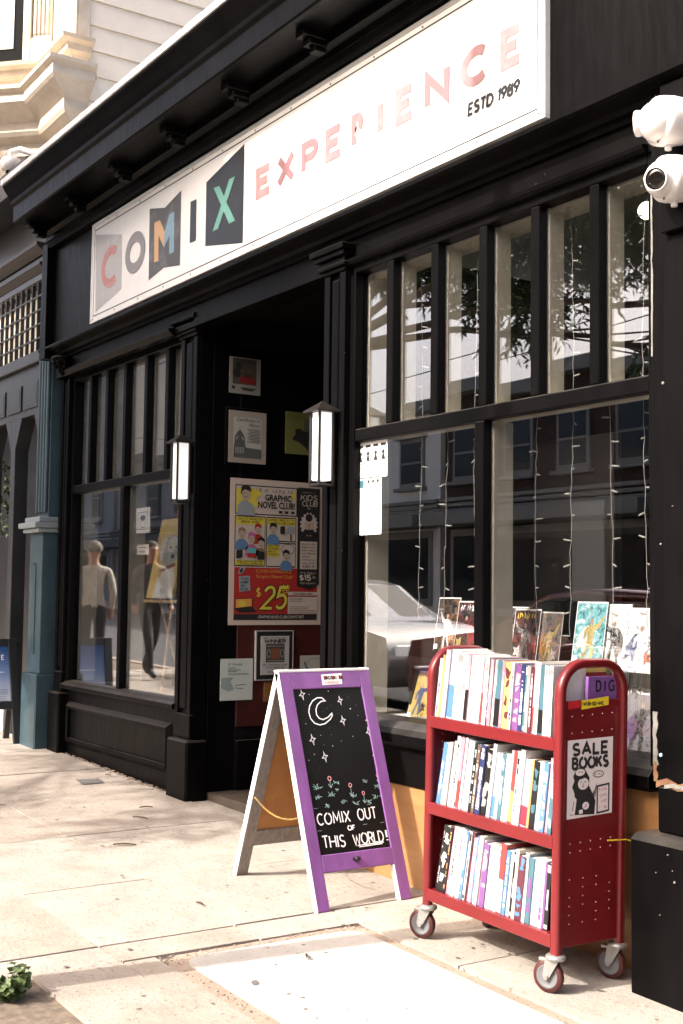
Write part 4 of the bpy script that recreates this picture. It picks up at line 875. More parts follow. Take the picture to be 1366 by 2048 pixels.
def book(x, z, y, t, h, d, lean, c1, c2, label, style):
    """x: left foot, z: shelf, y: front of the spine (cart coordinates)"""
    Mx = CM @ Matrix.Translation((x, y, z+.0015)) @ Matrix.Rotation(lean, 4, 'Y')
    ct = min(.0016, t*.2)
    b = MB(); b.box(0, ct, 0, d, 0, h).box(t-ct, t, 0, d, 0, h).box(ct, t-ct, 0, ct, 0, h)
    me_o = b.build('book', bookm(c1), SHOP, local=True); me_o.parent = None; me_o.matrix_basis = Mx; WM[me_o.name] = Mx
    tag(me_o, label, 'book', 'books on the red cart')
    MB().box(ct, t-ct, ct+.0005, d-.004, .003, h-.003).build('page_block', PAGES, me_o, local=True)
    if c2:
        b = MB(); y = -.0006; m = t*.14
        def rect(z0, z1, a=m, c=None): b.add([(a, y, z0), (t-(c if c is not None else a), y, z0), (t-(c if c is not None else a), y, z1), (a, y, z1)], [(0, 1, 2, 3)])
        if style == 't':                              # title blocks
            zz = h*rb.uniform(.06, .14)
            while zz < h*.92:
                l = h*rb.choice((.014, .02, .03, .05, .09)); a_ = t*rb.choice((.22, .3, .36)); rect(zz, min(h*.95, zz+l), a_); zz += l+h*rb.choice((.008, .010, .014, .04, .12))
        elif style == 'b': rect(h*.02, h*rb.uniform(.3, .55), 0)
        elif style == 'e': rect(h*.02, h*.08); rect(h*.86, h*.97); rect(h*.3, h*.6, t*.3)
        elif style == 'p':                            # picture wrapping round the spine: irregular patches
            for k in range(7):
                zz = h*rb.uniform(.03, .85); l = h*rb.uniform(.05, .14); a = rb.uniform(0, t*.5); b.add([(a, y-.0001*k, zz), (rb.uniform(t*.5, t), y-.0001*k, zz+rb.uniform(-.01, .01)), (rb.uniform(t*.5, t), y-.0001*k, zz+l), (rb.uniform(0, t*.4), y-.0001*k, zz+l+rb.uniform(-.01, .01))], [(0, 1, 2, 3)])
        b.build('spine_print', bookm(c2), me_o, local=True, kind='stuff')
    return me_o
def shelf_row(name, si, x, lean0, lean1, rows, yj=.010):
    n = len(rows); i = -1; r3 = random.Random(si+40); rows = list(rows)
    K_ = 1.5
    while True:
        i += 1
        t, h, c1, c2, st = rows[i] if i < len(rows) else rows[r3.randrange(8, len(rows))]
        if x+t*K_/1000 > .335: break
        n = max(n, 30); t *= K_/1000; h /= 1000; a = math.radians(lean0+(lean1-lean0)*i/n)
        w = {'lightblue': 'pale blue'}.get(c1, c1); w2 = {'lightblue': 'pale blue'}.get(c2, c2)
        lab = '%s book with %s, %s from left, %s shelf of cart' % (w, (w2+' spine print') if c2 else 'plain spine', ORD[i], name)
        a += math.radians(rb.uniform(-.7, .7))
        book(x, SHZ[si], -HY+.020+rb.uniform(0, yj), t, h, min(.24, h*.64), a, c1, c2, lab, st)
        x += (t+.0006)/math.cos(a)
    return x
TOP = [(12, 235, 'white', 'purple', 't'), (11, 250, 'orange', None, ''), (9, 272, 'white', 'lilac', 't'), (7, 270, 'lilac', 'white', 't'), (26, 276, 'white', 'blue', 'b'), (30, 268, 'white', 'grey', 'e'), (16, 262, 'white', 'rose', 'p'), (13, 262, 'pink', 'black', 'b'), (14, 262, 'white', 'pink', 't'),
   (26, 262, 'white', 'lightblue', 'e'), (9, 258, 'white', 'grey', 't'), (8, 258, 'pink', 'red', 'b'), (14, 258, 'white', 'green', 't'), (8, 255, 'black', 'white', 't'), (12, 254, 'pink', 'rose', 'b'), (13, 252, 'white', 'grey', 'e'), (20, 252, 'teal', 'black', 'b'), (10, 252, 'rose', 'white', 't'), (24, 250, 'yellow', 'maroon', 'p'),
   (9, 248, 'white', 'black', 't'), (22, 246, 'purple', 'pink', 'p'), (14, 246, 'navy', 'white', 't'), (12, 244, 'teal', 'white', 'e'), (12, 244, 'grey', 'rose', 't'), (10, 240, 'maroon', 'white', 't')]
MID = [(16, 250, 'blue', 'lightblue', 'p'), (14, 245, 'mint', 'white', 't'), (12, 255, 'grey', 'white', 't'), (13, 262, 'white', None, ''), (14, 285, 'white', 'black', 't'), (9, 282, 'white', 'black', 'e'), (11, 284, 'rose', 'red', 'b'), (8, 284, 'white', 'grey', 't'), (12, 280, 'lilac', 'white', 'p'), (9, 276, 'white', 'yellow', 't'), (10, 278, 'lightblue', 'white', 't'),
   (11, 266, 'black', 'white', 't'), (11, 262, 'brown', 'cream', 't'), (20, 270, 'navy', 'white', 't'), (26, 258, 'black', 'grey', 'p'), (12, 282, 'white', 'grey', 't'), (13, 252, 'lightblue', 'blue', 'b'), (12, 250, 'white', 'lightblue', 't'), (14, 252, 'teal', 'lightblue', 'p'), (16, 252, 'white', 'lightblue', 't'), (11, 270, 'pink', 'white', 't'), (13, 272, 'red', 'orange', 'b'), (12, 272, 'white', 'black', 't'), (15, 280, 'white', 'grey', 'e'),
   (26, 250, 'lilac', 'crimson', 'b'), (8, 250, 'orange', None, ''), (20, 250, 'black', 'teal', 'p'), (16, 250, 'lightblue', 'white', 't'), (16, 252, 'blue', 'lightblue', 'p')]
BOT = [(12, 270, 'black', 'white', 't'), (24, 270, 'black', 'white', 'p'), (9, 272, 'black', 'orange', 't'), (10, 276, 'rose', 'white', 't'), (10, 276, 'white', 'black', 't'), (12, 276, 'white', 'grey', 't'), (9, 276, 'white', 'rose', 't'), (11, 274, 'white', 'grey', 't'), (12, 272, 'blue', 'white', 't'), (9, 272, 'white', 'black', 'e'), (10, 274, 'maroon', 'black', 't'),
   (14, 254, 'pink', 'white', 't'), (12, 262, 'blue', 'lightblue', 't'), (13, 268, 'white', None, ''), (9, 254, 'lilac', 'rose', 'p'), (18, 246, 'purple', 'lightblue', 'p'), (18, 246, 'white', 'pink', 't'), (14, 248, 'lightblue', 'white', 't'), (12, 250, 'white', 'rose', 't'), (20, 264, 'red', 'lightblue', 'b'), (13, 244, 'blue', 'white', 't'), (11, 246, 'white', 'lilac', 'e'), (14, 240, 'black', 'white', 'e'), (10, 258, 'cream', 'white', 't'),
   (22, 240, 'maroon', 'blue', 'p'), (11, 254, 'white', 'grey', 't'), (16, 242, 'teal', 'purple', 'p'), (22, 246, 'lightblue', 'white', 'p'), (16, 244, 'white', 'purple', 't'), (9, 240, 'purple', None, '')]
shelf_row('top', 2, -.350, 8, 3, TOP)
shelf_row('middle', 1, -.335, 10, 6, MID)
shelf_row('bottom', 0, -.335, 11, 5, BOT)
# books at the handle end whose covers show
o = book(.300, SHZ[2], -.02, .016, .262, .17, .02, 'red', None, 'red book with yellow top band seen through the handle of the red cart', '')
b = MB(); b.add([(.0163, .002, .225), (.0163, .168, .225), (.0163, .168, .258), (.0163, .002, .258)], [(0, 1, 2, 3)]); b.build('cover_band', bookm('yellow'), o, local=True)
b = MB(); b.add([(.0168, .150+.012*math.cos(a), .226+.014*math.sin(a)) for a in [k*math.pi/5 for k in range(10)]], [tuple(range(10))]); b.build('green_dot', bookm('green'), o, local=True)
o = book(.335, SHZ[2], -.005, .014, .212, .165, .03, 'purple', None, 'purple book with dark lettering seen through the handle of the red cart', '')
o.data.materials[0] = mat('book_violet', (.20, .085, .27), .35)
bp_ = Pl((.0146, .04, .14), (0, 1, 0), (0, 0, 1)); b = MB(); stext(b, bp_, 'DIG', 0, .02, .036, .0075, .0004, sp=.5); b.build('cover_lettering', ink('print_black', (.015, .014, .014)), o, local=True)
o = book(.280, SHZ[2], .0, .012, .235, .165, .0, 'white', None, 'slim white book beside the red book at the handle end of the cart', '')
# ================================================================ street trees
BARK = mat('tree_bark', (.14, .11, .085), .9, var=.35, vs=12, bump=.6, bs=25, stretch=(1, 1, .3))
LEAF = mat('leaf_green', (.045, .075, .022), .55, var=.4, vs=3)
def rot_about(v, ax, a): return Matrix.Rotation(a, 3, ax) @ v
def tree(x, y, label, seed, h0, crown, leaves):
    """crown: list of (x, y, z, rx, ry, rz) leaf masses"""
    r = random.Random(seed); t = thing('street_tree', label, 'tree', (x, y, gz(x)-.05), 'street trees along the kerb')
    b = MB(); z0 = gz(x)-.05
    trunk = [(x+.02*math.sin(k*1.3)*k*.3, y+.015*math.cos(k*1.7)*k*.3, z0+h0*k/8) for k in range(9)]
    b.tube(trunk, [.085]+[.072-.002*k for k in range(8)], 10)
    b.build('trunk', BARK, t)
    b = MB(); top = Vector(trunk[-1])
    for (cx, cy, cz, rx, ry, rz) in crown:
        c = Vector((cx, cy, cz)); mid = top.lerp(c, .5)+Vector((r.uniform(-.15, .15), r.uniform(-.15, .15), .15))
        b.tube([top-Vector((0, 0, .1)), mid, c, c+Vector((rx*.4*r.uniform(-1, 1), ry*.3, -rz*.2))], [.05, .035, .02, .006], 7)
        for k in range(7):
            d = Vector((r.gauss(0, 1)*rx, r.gauss(0, 1)*ry, r.gauss(0, 1)*rz))*.55; b.tube([mid.lerp(c, r.uniform(.3, 1)), c+d*.5, c+d], [.014, .008, .003], 5)
    b.build('limbs', BARK, t)
    vs = []; fs = []
    tot = sum(c[3]*c[4]*c[5] for c in crown)
    for (cx, cy, cz, rx, ry, rz) in crown:
        nt = int(leaves*rx*ry*rz/tot/14)
        for k in range(nt):
            while True:
                d = Vector((r.uniform(-1, 1), r.uniform(-1, 1), r.uniform(-1, 1)))
                if .25 < d.length < 1: break
            c = Vector((cx+d.x*rx, cy+d.y*ry, cz+d.z*rz))
            tw = Vector((r.gauss(0, .6), r.gauss(0, .6), -.8)).normalized()
            for j in range(14):                      # hanging spray of narrow leaves
                p = c+tw*(.022*j)+Vector((r.gauss(0, .02), r.gauss(0, .02), 0)); l = r.uniform(.08, .15); w = r.uniform(.011, .018)
                dr = (tw*.5+Vector((r.gauss(0, .7), r.gauss(0, .7), -.35))).normalized(); s = dr.cross(Vector((r.gauss(0, 1), r.gauss(0, 1), r.gauss(0, 1)))).normalized()
                n = len(vs); vs += [p, p+dr*l*.45+s*w, p+dr*l, p+dr*l*.45-s*w]; fs.append((n, n+1, n+2, n+3))
    b = MB(); b.add(vs, fs); b.build('crown', LEAF, t)
    return t
tree(-4.31, .95, 'tall slender street tree in the soil basin at the lower left', 1, 6.6,
     [(-4.4, .2, 8.4, 1.1, 1.0, .9), (-5.2, -.4, 8.8, .9, .9, .9), (-3.6, -.3, 8.9, .9, .9, .9), (-4.4, -.6, 9.6, 1.1, 1.0, .8)], 16000)
tree(-11.4, -.05, 'broad street tree with drooping narrow leaves, reflected in the right window', 2, 4.0,
     [(-9.6, -1.2, 5.7, 1.3, 1.1, 1.1), (-8.2, -1.4, 5.5, 1.2, 1.1, 1.0), (-10.9, -.9, 5.9, 1.2, 1.1, 1.1), (-7.2, -1.5, 5.3, .9, .9, .8), (-9.2, -1.4, 7.2, 1.6, 1.1, 1.0), (-7.9, -1.3, 6.8, 1.2, 1.0, 1.0), (-8.6, -1.3, 8.0, 1.5, 1.0, .8), (-10.4, -1.0, 7.6, 1.4, 1.0, .9), (-7.0, -1.4, 7.4, .9, .9, .8), (-6.9, -1.7, 4.1, .5, .45, .3), (-8.1, -2.0, 3.9, .5, .3, .3), (-9.3, -1.3, 4.5, .7, .6, .4)], 110000)
# tree basin with soil and a small plant
SOIL = mat('soil', (.22, .14, .08), .95, vary=(.40, .29, .17), vs=20, bump=1, bs=40)
b = MB(); N_ = 18
for i in range(N_+1):
    for j in range(N_+1):
        x = BAS[0]+(BAS[1]-BAS[0])*i/N_; y = BAS[2]+(BAS[3]-BAS[2])*j/N_; e = min(i, j, N_-i, N_-j)
        b.v.append((x, y, gz(x)-.035+rs.uniform(-.010, .012)+(.02 if e > 3 else 0)))
b.f = [(i*(N_+1)+j, (i+1)*(N_+1)+j, (i+1)*(N_+1)+j+1, i*(N_+1)+j+1) for i in range(N_) for j in range(N_)]; b.sm = [True]*len(b.f)
tag(b.build('soil_bed', SOIL), kind='structure')
b = MB()
for k in range(260):
    x = rs.uniform(BAS[0]+.02, -3.3); y = rs.uniform(1.0, BAS[3]-.02); s = rs.uniform(.004, .016); pz = gz(x)-.02
    v = [Vector((rs.gauss(0, s), rs.gauss(0, s), rs.uniform(0, s*.6))) for _ in range(4)]
    b.add([Vector((x, y, pz))+q for q in v], [(0, 1, 2), (0, 2, 3)])
tag(b.build('wood_chips', mat('wood_chip', (.42, .30, .18), .9, var=.5, vs=30)), 'wood chips and dry bits scattered over the soil of the tree basin', 'mulch', kind='stuff')
PLG = mat('plant_green', (.065, .095, .026), .5, var=.45, vs=18)
PLT = thing('small_plant', 'small bushy green weed in the soil at the lower left corner', 'plant', (*GR(22, 1990).xy, gz(-4.2)-.03))
pb = Vector((*GR(20, 1992).xy, gz(-4.2)-.02)); b = MB(); sb = MB()
for k in range(26):
    a = rs.uniform(0, 6.3); tip = pb+Vector((math.cos(a)*rs.uniform(.02, .09), math.sin(a)*rs.uniform(.02, .09), rs.uniform(.03, .12))); sb.tube([pb, (pb+tip)/2+Vector((0, 0, .02)), tip], [.003, .002, .001], 5)
    for j in range(12):
        c = pb.lerp(tip, rs.uniform(.3, 1.05)); d = Vector((rs.gauss(0, 1), rs.gauss(0, 1), rs.gauss(.3, .6))).normalized(); s = d.cross(Vector((rs.gauss(0, 1), rs.gauss(0, 1), rs.gauss(0, 1)))).normalized(); l = rs.uniform(.018, .036)
        b.add([c, c+d*l*.4+s*l*.42, c+d*l, c+d*l*.4-s*l*.42], [(0, 1, 2, 3)])
sb.build('stems', PLG, PLT); b.build('foliage', PLG, PLT)
# ================================================================ across the street (seen in the window glass)
DTR = mat('dark_trim', (.05, .05, .05), .6); LTR = mat('light_trim', (.22, .215, .2), .6)
def facade(x0, x1, h, y, wallm, label, ncol, nrow, trim, gable=None, wz0=4.2):
    z0 = gz((x0+x1)/2)-.5; t = thing('street_building', label, 'building', ((x0+x1)/2, y, z0), 'buildings across the street')
    MB().box(x0, x1, y-9, y, z0, h).build('wall', wallm, t)
    MB().box(x0-.1, x1+.1, y-.2, y+.35, h-.35, h, .03).build('cornice', trim, t)
    if gable:
        b = MB(); b.prism([(x0-.2, y+.3, h), (x1+.2, y+.3, h), ((x0+x1)/2, y+.3, h+gable)], (0, -9, 0)); b.build('gable_roof', trim, t)
    dx = (x1-x0)/ncol; dz = (h-wz0-.6)/max(1, nrow)
    b = MB()
    for k in range(3): b.box(x0-.05, x1+.05, y, y+.10+.05*k, 3.65+k*.14, 3.75+k*.14, .01)
    b.build('string_course', trim, t)
    for i in range(ncol):
        for j in range(nrow):
            cx = x0+dx*(i+.5); cz = wz0+dz*(j+.45)
            w = MB().box(cx-.55, cx+.55, y, y+.08, cz-dz*.34, cz+dz*.34, .01).build('window', trim, t)
            MB().box(cx-.45, cx+.45, y+.081, y+.09, cz-dz*.28, cz+dz*.28).build('pane', DGL, w); MB().box(cx-.46, cx+.46, y+.091, y+.11, cz-.03, cz+.03).build('sash_bar', LTR, w); MB().box(cx-.65, cx+.65, y, y+.22, cz-dz*.34-.1, cz-dz*.34, .01).build('sill', LTR, w); MB().box(cx-.65, cx+.65, y, y+.25, cz+dz*.34, cz+dz*.34+.14, .01).build('hood', LTR, w)
    s = MB().box(x0+.3, x1-.3, y, y+.06, z0+.9, 3.2, .02).build('shop_window', trim, t)
    MB().box(x0+.45, x1-.45, y+.061, y+.07, z0+1.1, 3.0).build('pane', DGL, s)
    MB().box(x0+.1, x1-.1, y, y+.9, 3.25, 3.6, .02).build('awning', trim, t)
DGL = mat('dark_glass', (.02, .022, .025), .06)
BRK2 = mat('sooty_brick', (.035, .022, .018), .85, var=.3, vs=5); BRK = mat('dark_brick', (.05, .03, .023), .85, var=.3, vs=5); GRYW = mat('grey_stucco', (.24, .235, .225), .8, var=.1); CRM = mat('cream_stucco', (.50, .46, .40), .8, var=.1); BLW = mat('blue_stucco', (.12, .14, .15), .8, var=.1); WTW = mat('white_stucco', (.7, .69, .66), .8)
facade(-11, -4.6, 5.6, -13.6, BRK2, 'low dark brick building across the street', 3, 1, DTR)
facade(-18.2, -11.1, 6.0, -13.6, BRK2, 'dark brown building with gable across the street', 3, 1, DTR, 1.4)
facade(-26, -18.3, 7.0, -13.6, BRK, 'brick building across the street far up the hill', 4, 1, LTR)
facade(-36, -26.2, 6.8, -13.6, WTW, 'white building across the street at the top of the block', 4, 1, LTR)
facade(-48, -36.2, 6.9, -13.6, GRYW, 'tall grey building across the street at the far corner', 5, 1, DTR)
facade(-72, -48.4, 13.5, -13.6, GRYW, 'large pale grey building across the street at the far end', 7, 3, LTR)
facade(-4.5, 3, 9.5, -13.6, BLW, 'tall blue grey building across the street', 3, 2, DTR)
facade(3.1, 12, 8.2, -13.6, CRM, 'cream building across the street behind the camera', 4, 2, LTR)
# overhead wires
WIRE = mat('wire_black', (.02, .02, .02), .6)
for k, (y, z) in enumerate(((-3, 6.4), (-3.4, 6.7), (-8.5, 6.5))):
    b = MB(); b.tube([(-45+i*7, y, z-.5*math.sin(math.pi*((i % 5)/5))) for i in range(11)], .012, 5)
    tag(b.build('overhead_wire', WIRE), ('overhead wire nearest the shop', 'second overhead wire above the street', 'overhead wire along the far side of the street')[k], 'wire')
# parked cars
def car(x, y, m, label, s=1.0, flip=1):
    z = gz(x)-.13; t = thing('parked_car', label, 'car', (x, y, z), 'cars parked along the kerb', (0, math.atan(GS), 0))
    prof = [(-2.15, .32), (-2.2, .62), (-2.12, .86), (-1.3, .98), (-.95, 1.02), (-.25, 1.40), (.15, 1.46), (1.0, 1.43), (1.45, 1.25), (1.95, 1.0), (2.15, .92), (2.2, .6), (2.12, .32)]
    b = MB(); n = len(prof); ys = (-.82, -.86, -.6, .6, .86, .82); vs = []
    def wz(px, pz, k):
        if k in (0, 5): return (px, pz) if pz < 1.03 else (px, pz)
        return (px, pz)
    rings = []
    for k, yy in enumerate((-.86, -.70, 0, .70, .86)):
        for px, pz in prof:
            q = 1 if pz > 1.03 else 0; yv = yy*(1-.20*q*(abs(yy) > .8)) ; zz = pz-(.05 if (abs(yy) > .8 and q) else 0)+(.02 if yy == 0 else 0); vs.append((flip*px, yv, zz))
    N = 5
    fs = [(k*n+i, k*n+(i+1) % n, (k+1)*n+(i+1) % n, (k+1)*n+i) for k in range(N-1) for i in range(n)]
    b.add(vs, fs, True); b.add(vs[:n], [tuple(range(n))]); b.add(vs[-n:], [tuple(range(n))[::-1]])
    b.build('body', m, t, local=True)
    for s_ in (-1, 1):
        b = MB(); b.prism([(flip*px, s_*.80, pz) for px, pz in ((-.78, 1.03), (-.2, 1.34), (.12, 1.39), (.92, 1.36), (1.3, 1.20), (1.42, 1.04))], (0, s_*.035, 0)); b.build('side_window', DGL, t, local=True)
        for px in (-1.38, 1.36):
            w = MB().lathe([(.2, -.1), (.31, -.1), (.33, -.05), (.33, .08), (.31, .1), (.2, .1)], (flip*px, s_*.80, .325), (0, s_, 0), 22).build('wheel', mat('tyre_black', (.02, .02, .02), .8), t, local=True)
            MB().lathe([(.20, .05), (.19, .09), (.05, .10)], (flip*px, s_*.80, .325), (0, s_, 0), 16).build('rim', STEEL, w, local=True)
    b = MB(); b.add([(flip*-.93, -.68, 1.045), (flip*-.93, .68, 1.045), (flip*-.27, .62, 1.405), (flip*-.27, -.62, 1.405)], [(0, 1, 2, 3)]); b.build('windscreen', DGL, t, local=True)
    b = MB(); b.add([(flip*1.47, -.62, 1.262), (flip*1.47, .62, 1.262), (flip*1.9, .68, 1.045), (flip*1.9, -.68, 1.045)], [(0, 1, 2, 3)]); b.build('rear_window', DGL, t, local=True)
    for s_ in (-1, 1): MB().box(flip*2.15-.02, flip*2.15+.05, s_*.6-.16, s_*.6+.16, .72, .86, .02).build('tail_light', bookm('red'), t, local=True); MB().box(-flip*2.17-.03, -flip*2.17+.03, s_*.6-.17, s_*.6+.17, .66, .78, .02).build('headlight', OPAL, t, local=True)
car(-13.1, -1.65, mat('silver_car_paint', (.36, .365, .37), .25, metal=.3, coat=1), 'silver car parked at the kerb, reflected in the right window', flip=-1)
car(-8.4, -1.65, mat('red_car_paint', (.14, .008, .008), .25, coat=1), 'red car parked at the kerb behind the silver one')
# ================================================================ the cream house and its grey shop front on the left
NB = thing('neighbour_building', 'cream clapboard house with bay window above a grey shop front', 'building', (-10.6, 3.6, gz(-10.6)))
SID = mat('cream_siding', (.84, .75, .62), .6, var=.06, vs=4, dirt=((.5, .42, .32), 7, .66, .35))
STN = mat('cream_trim', (.66, .57, .46), .65, vary=(.52, .43, .33), vs=7, bump=.2, dirt=((.25, .19, .13), 9, .6, .6))
NG = mat('grey_gloss_paint', (.028, .029, .032), .35, var=.25, vs=3, bump=.08)
NDK = mat('charcoal_paint', (.012, .012, .014), .4, var=.3)
TB = mat('teal_blue_paint', (.034, .062, .075), .38, var=.2, vs=5, bump=.08, dirt=((.35, .42, .45), 20, .7, .4))
NX, NYC = -9.42, 3.60
wall_box('side_wall_core', SID, NB, -13.5, NX-.03, NYC+.03, 9.5, 3.2, 9.2)
z = 4.42
while z < 7.6:                                        # clapboards on the side wall
    h = .2135
    b = MB(); b.prism([(NX-.028, NYC+.002, z), (NX, NYC+.002, z), (NX-.001, NYC+.002, z+.014), (NX-.018, NYC+.002, z+h-.003), (NX-.028, NYC+.002, z+h-.003)], (0, 5.6, 0)); b.build('siding_board', SID, NB); z += h
b = MB().box(NX-.16, NX+.014, NYC-.022, NYC+.0, 4.3, 9, .005).box(NX-.02, NX+.014, NYC+.001, NYC+.11, 4.3, 9, .005); b.build('corner_board', STN, NB)
z = 5.2
while z < 7.6:
    b = MB(); b.prism([(NX-.165, NYC-.003, z), (NX-.60, NYC-.003, z), (NX-.60, NYC-.003, z+.21), (NX-.165, NYC-.003, z+.21)], (0, .02, 0)); b.build('siding_board', SID, NB); z += .2135
PATH = [(-11.8, 2.98), (-10.60, 2.98), (-9.97, 3.61-.02), (NX, NYC-.02), (NX+.0, NYC+.10)]
def fz(v, u=40, y=3.3): return FY(u, v, y).z
z_s = fz(112); z_b = fz(146)
MB().sweep(PATH, [(-.1, z_b), (.03, z_b), (.05, z_b+.03), (.09, z_b+.05), (.10, z_b+.10), (.15, z_b+.12), (.16, z_s), (-.1, z_s+.02)]).build('sill_course', STN, NB)
z_c = fz(172); z_d = fz(292)
MB().sweep(PATH[:4], [(-.2, z_c), (.02, z_c), (.02, z_b), (-.2, z_b)]).build('frieze_band', STN, NB)
b = MB(); ro = random.Random(8)                          # carved scrolls on the frieze
for seg in range(26):
    t = seg/26; k = t*2.4
    if k < 1.2: px, py = -11.2+.6*k/1.2, 2.955
    elif k < 2.0: s = (k-1.2)/.8; px, py = -10.6+.6*s, 2.955+.6*s
    else: s = (k-2)/.4; px, py = -10.0+.5*s, 3.55
    zz = (z_c+z_b)/2; a0 = ro.uniform(0, 6.3); pts = []
    for j in range(11):
        a = a0+j*.55; r = .052-.004*j; pts.append((px+r*math.cos(a)*.8, py-.008-.012*(j % 2), zz+r*math.sin(a)))
    b.tube(pts, [.013-.0008*j for j in range(11)], 6)
b.build('carved_scrolls', STN, NB, kind='stuff')
hcd = z_c-z_d
MB().sweep(PATH[:4]+[(NX, NYC+.06)], [(-.3, z_d-.4), (-.02, z_d-.4), (0, z_d), (.03, z_d+.02*hcd), (.03, z_d+.22*hcd), (.10, z_d+.30*hcd), (.12, z_d+.36*hcd), (.12, z_d+.5*hcd), (.19, z_d+.62*hcd), (.25, z_d+.70*hcd), (.27, z_d+.74*hcd), (.27, z_d+.88*hcd), (.31, z_d+.93*hcd), (.31, z_c-.005), (-.3, z_c)]).build('bracketed_cornice', STN, NB)
# bay facet: fluted pilaster and window
fd = Vector((.6, .6, 0)).normalized(); fn = Vector((fd.y, -fd.x, 0)); FO = Vector((-10.6, 2.98, 0))
def fbox(name, s0, s1, d0, d1, z0, z1, m, parent=None, ch=.004):
    c = FO+fd*((s0+s1)/2)+fn*((d0+d1)/2)+Vector((0, 0, (z0+z1)/2)); return MB().obox(c, fd*((s1-s0)/2), fn*((d1-d0)/2), Vector((0, 0, (z1-z0)/2)), ch).build(name, m, parent or NB)
fbox('bay_wall', -.02, .885, -.3, 0, z_s, 9, STN)
wall_box('bay_front', STN, NB, -11.9, -10.6, 2.985, 3.6, z_s-.2, 9)
pl_ = fbox('pilaster', .70, .872, 0, .03, z_s+.02, 9, STN)
for k in range(4): fbox('flute', .716+k*.037, .737+k*.037, .0302, .048, z_s+.28, 9, STN, pl_, .006)
fbox('pilaster_base', .698, .876, .0305, .06, z_s+.02, z_s+.24, STN, pl_)
w_ = fbox('window', -.0, .62, 0, .05, z_s+.05, 8.5, BLACK_IN)
fbox('pane', -.0, .54, .0505, .058, z_s+.16, 8.4, mat('sky_glass', (.75, .76, .78), .08, metal=.6), w_)
fbox('window_casing', .622, .690, 0, .055, z_s+.02, 9, STN)
# dome camera on an arm
dc = FY(22, 330, 3.25)
DC = thing('dome_camera', 'white dome security camera on an arm below the cream bay window', 'camera', (dc.x, dc.y, dc.z))
MB().lathe([(.075, .05), (.085, .035), (.088, 0), (.07, -.045), (.045, -.055)], dc, (0, 0, 1), 24).build('housing', CAMW, DC)
MB().lathe([(.045, -.052), (.042, -.075), (.026, -.098), (.002, -.105)], dc, (0, 0, 1), 20).build('dome', LENS, DC)
MB().tube([dc+Vector((0, 0, .05)), dc+Vector((0, 0, .11)), dc+Vector((.05, .06, .13)), dc+Vector((.2, .22, .05)), dc+Vector((.26, .30, -.02))], .028, 10).build('arm', CAMW, DC)
# ---- grey shop front
YN = 3.52
def nz_(v): return FY(40, v, YN).z
def nb(name, x0, x1, y0, y1, z0, z1, m=NG, parent=None, ch=.004): return MB().box(x0, x1, y0, y1, z0, z1, ch).build(name, m, parent or NB)
XA, XB = -12.5, -9.76
zz = [nz_(v) for v in (440, 520, 540, 556, 572, 585, 720, 742, 775, 838)]
nb('cornice', XA, -9.47, YN-.30, YN+.1, zz[0], zz[0]+.22, NDK); nb('fascia', XA, XB, YN, YN+.1, zz[1], zz[0]-.005)
MB().mould([(YN+.1, zz[2]), (YN-.02, zz[2]), (YN-.05, zz[2]+.03), (YN-.09, zz[1]-.03), (YN-.09, zz[1]-.003), (YN+.1, zz[1]-.003)][::-1], XA, XB).build('moulding', NDK, NB)
nb('fascia', XA, XB, YN-.005, YN+.1, zz[3], zz[2]-.003)
MB().mould([(YN+.1, zz[4]), (YN-.01, zz[4]), (YN-.04, zz[4]+.03), (YN-.06, zz[3]-.02), (YN-.06, zz[3]-.003), (YN+.1, zz[3]-.003)][::-1], XA, XB).build('moulding', NDK, NB)
nb('lattice_head', XA, XB, YN-.01, YN+.1, zz[5], zz[4]-.003)
LT = nb('lattice_window', XA, XB, YN+.16, YN+.18, zz[6], zz[5]-.003, mat('lattice_backing', (.01, .01, .01), .25))
x = XB-.06
while x > -11.2:
    nb('lattice_bar', x-.006, x+.006, YN, YN+.03, zz[6], zz[5]-.004, NG, LT, .002)
    nb('bright_strip', x+.045, x+.085, YN+.145, YN+.158, zz[6]+.005, zz[5]-.06, mat('strip_white', (.78, .77, .74), .5) if 'strip_white' not in bpy.data.materials else bpy.data.materials['strip_white'], LT, .002)  # white strips added for the bright half of each lattice cell
    x -= .135
for k in range(1, 5):
    z = zz[6]+(zz[5]-zz[6])*k/5; nb('lattice_bar', XA, XB, YN+.002, YN+.026, z-.007, z+.007, NG, LT, .002)
nb('lattice_sill', XA, XB, YN-.04, YN+.1, zz[7], zz[6]-.002)
WN = nb('upper_wall', XA, XB, YN, YN+.12, zz[9], zz[7]-.002)
x = XB-.08
for k in range(3):
    x1_ = x-.42*k; nb('raised_frame', x1_-.36, x1_, YN-.014, YN-.0005, zz[9]+.06, zz[9]+.28, NG, WN, .006); nb('sunk_panel', x1_-.335, x1_-.025, YN-.016, YN-.0146, zz[9]+.085, zz[9]+.255, NDK if k > 5 else NG, WN, .0005)
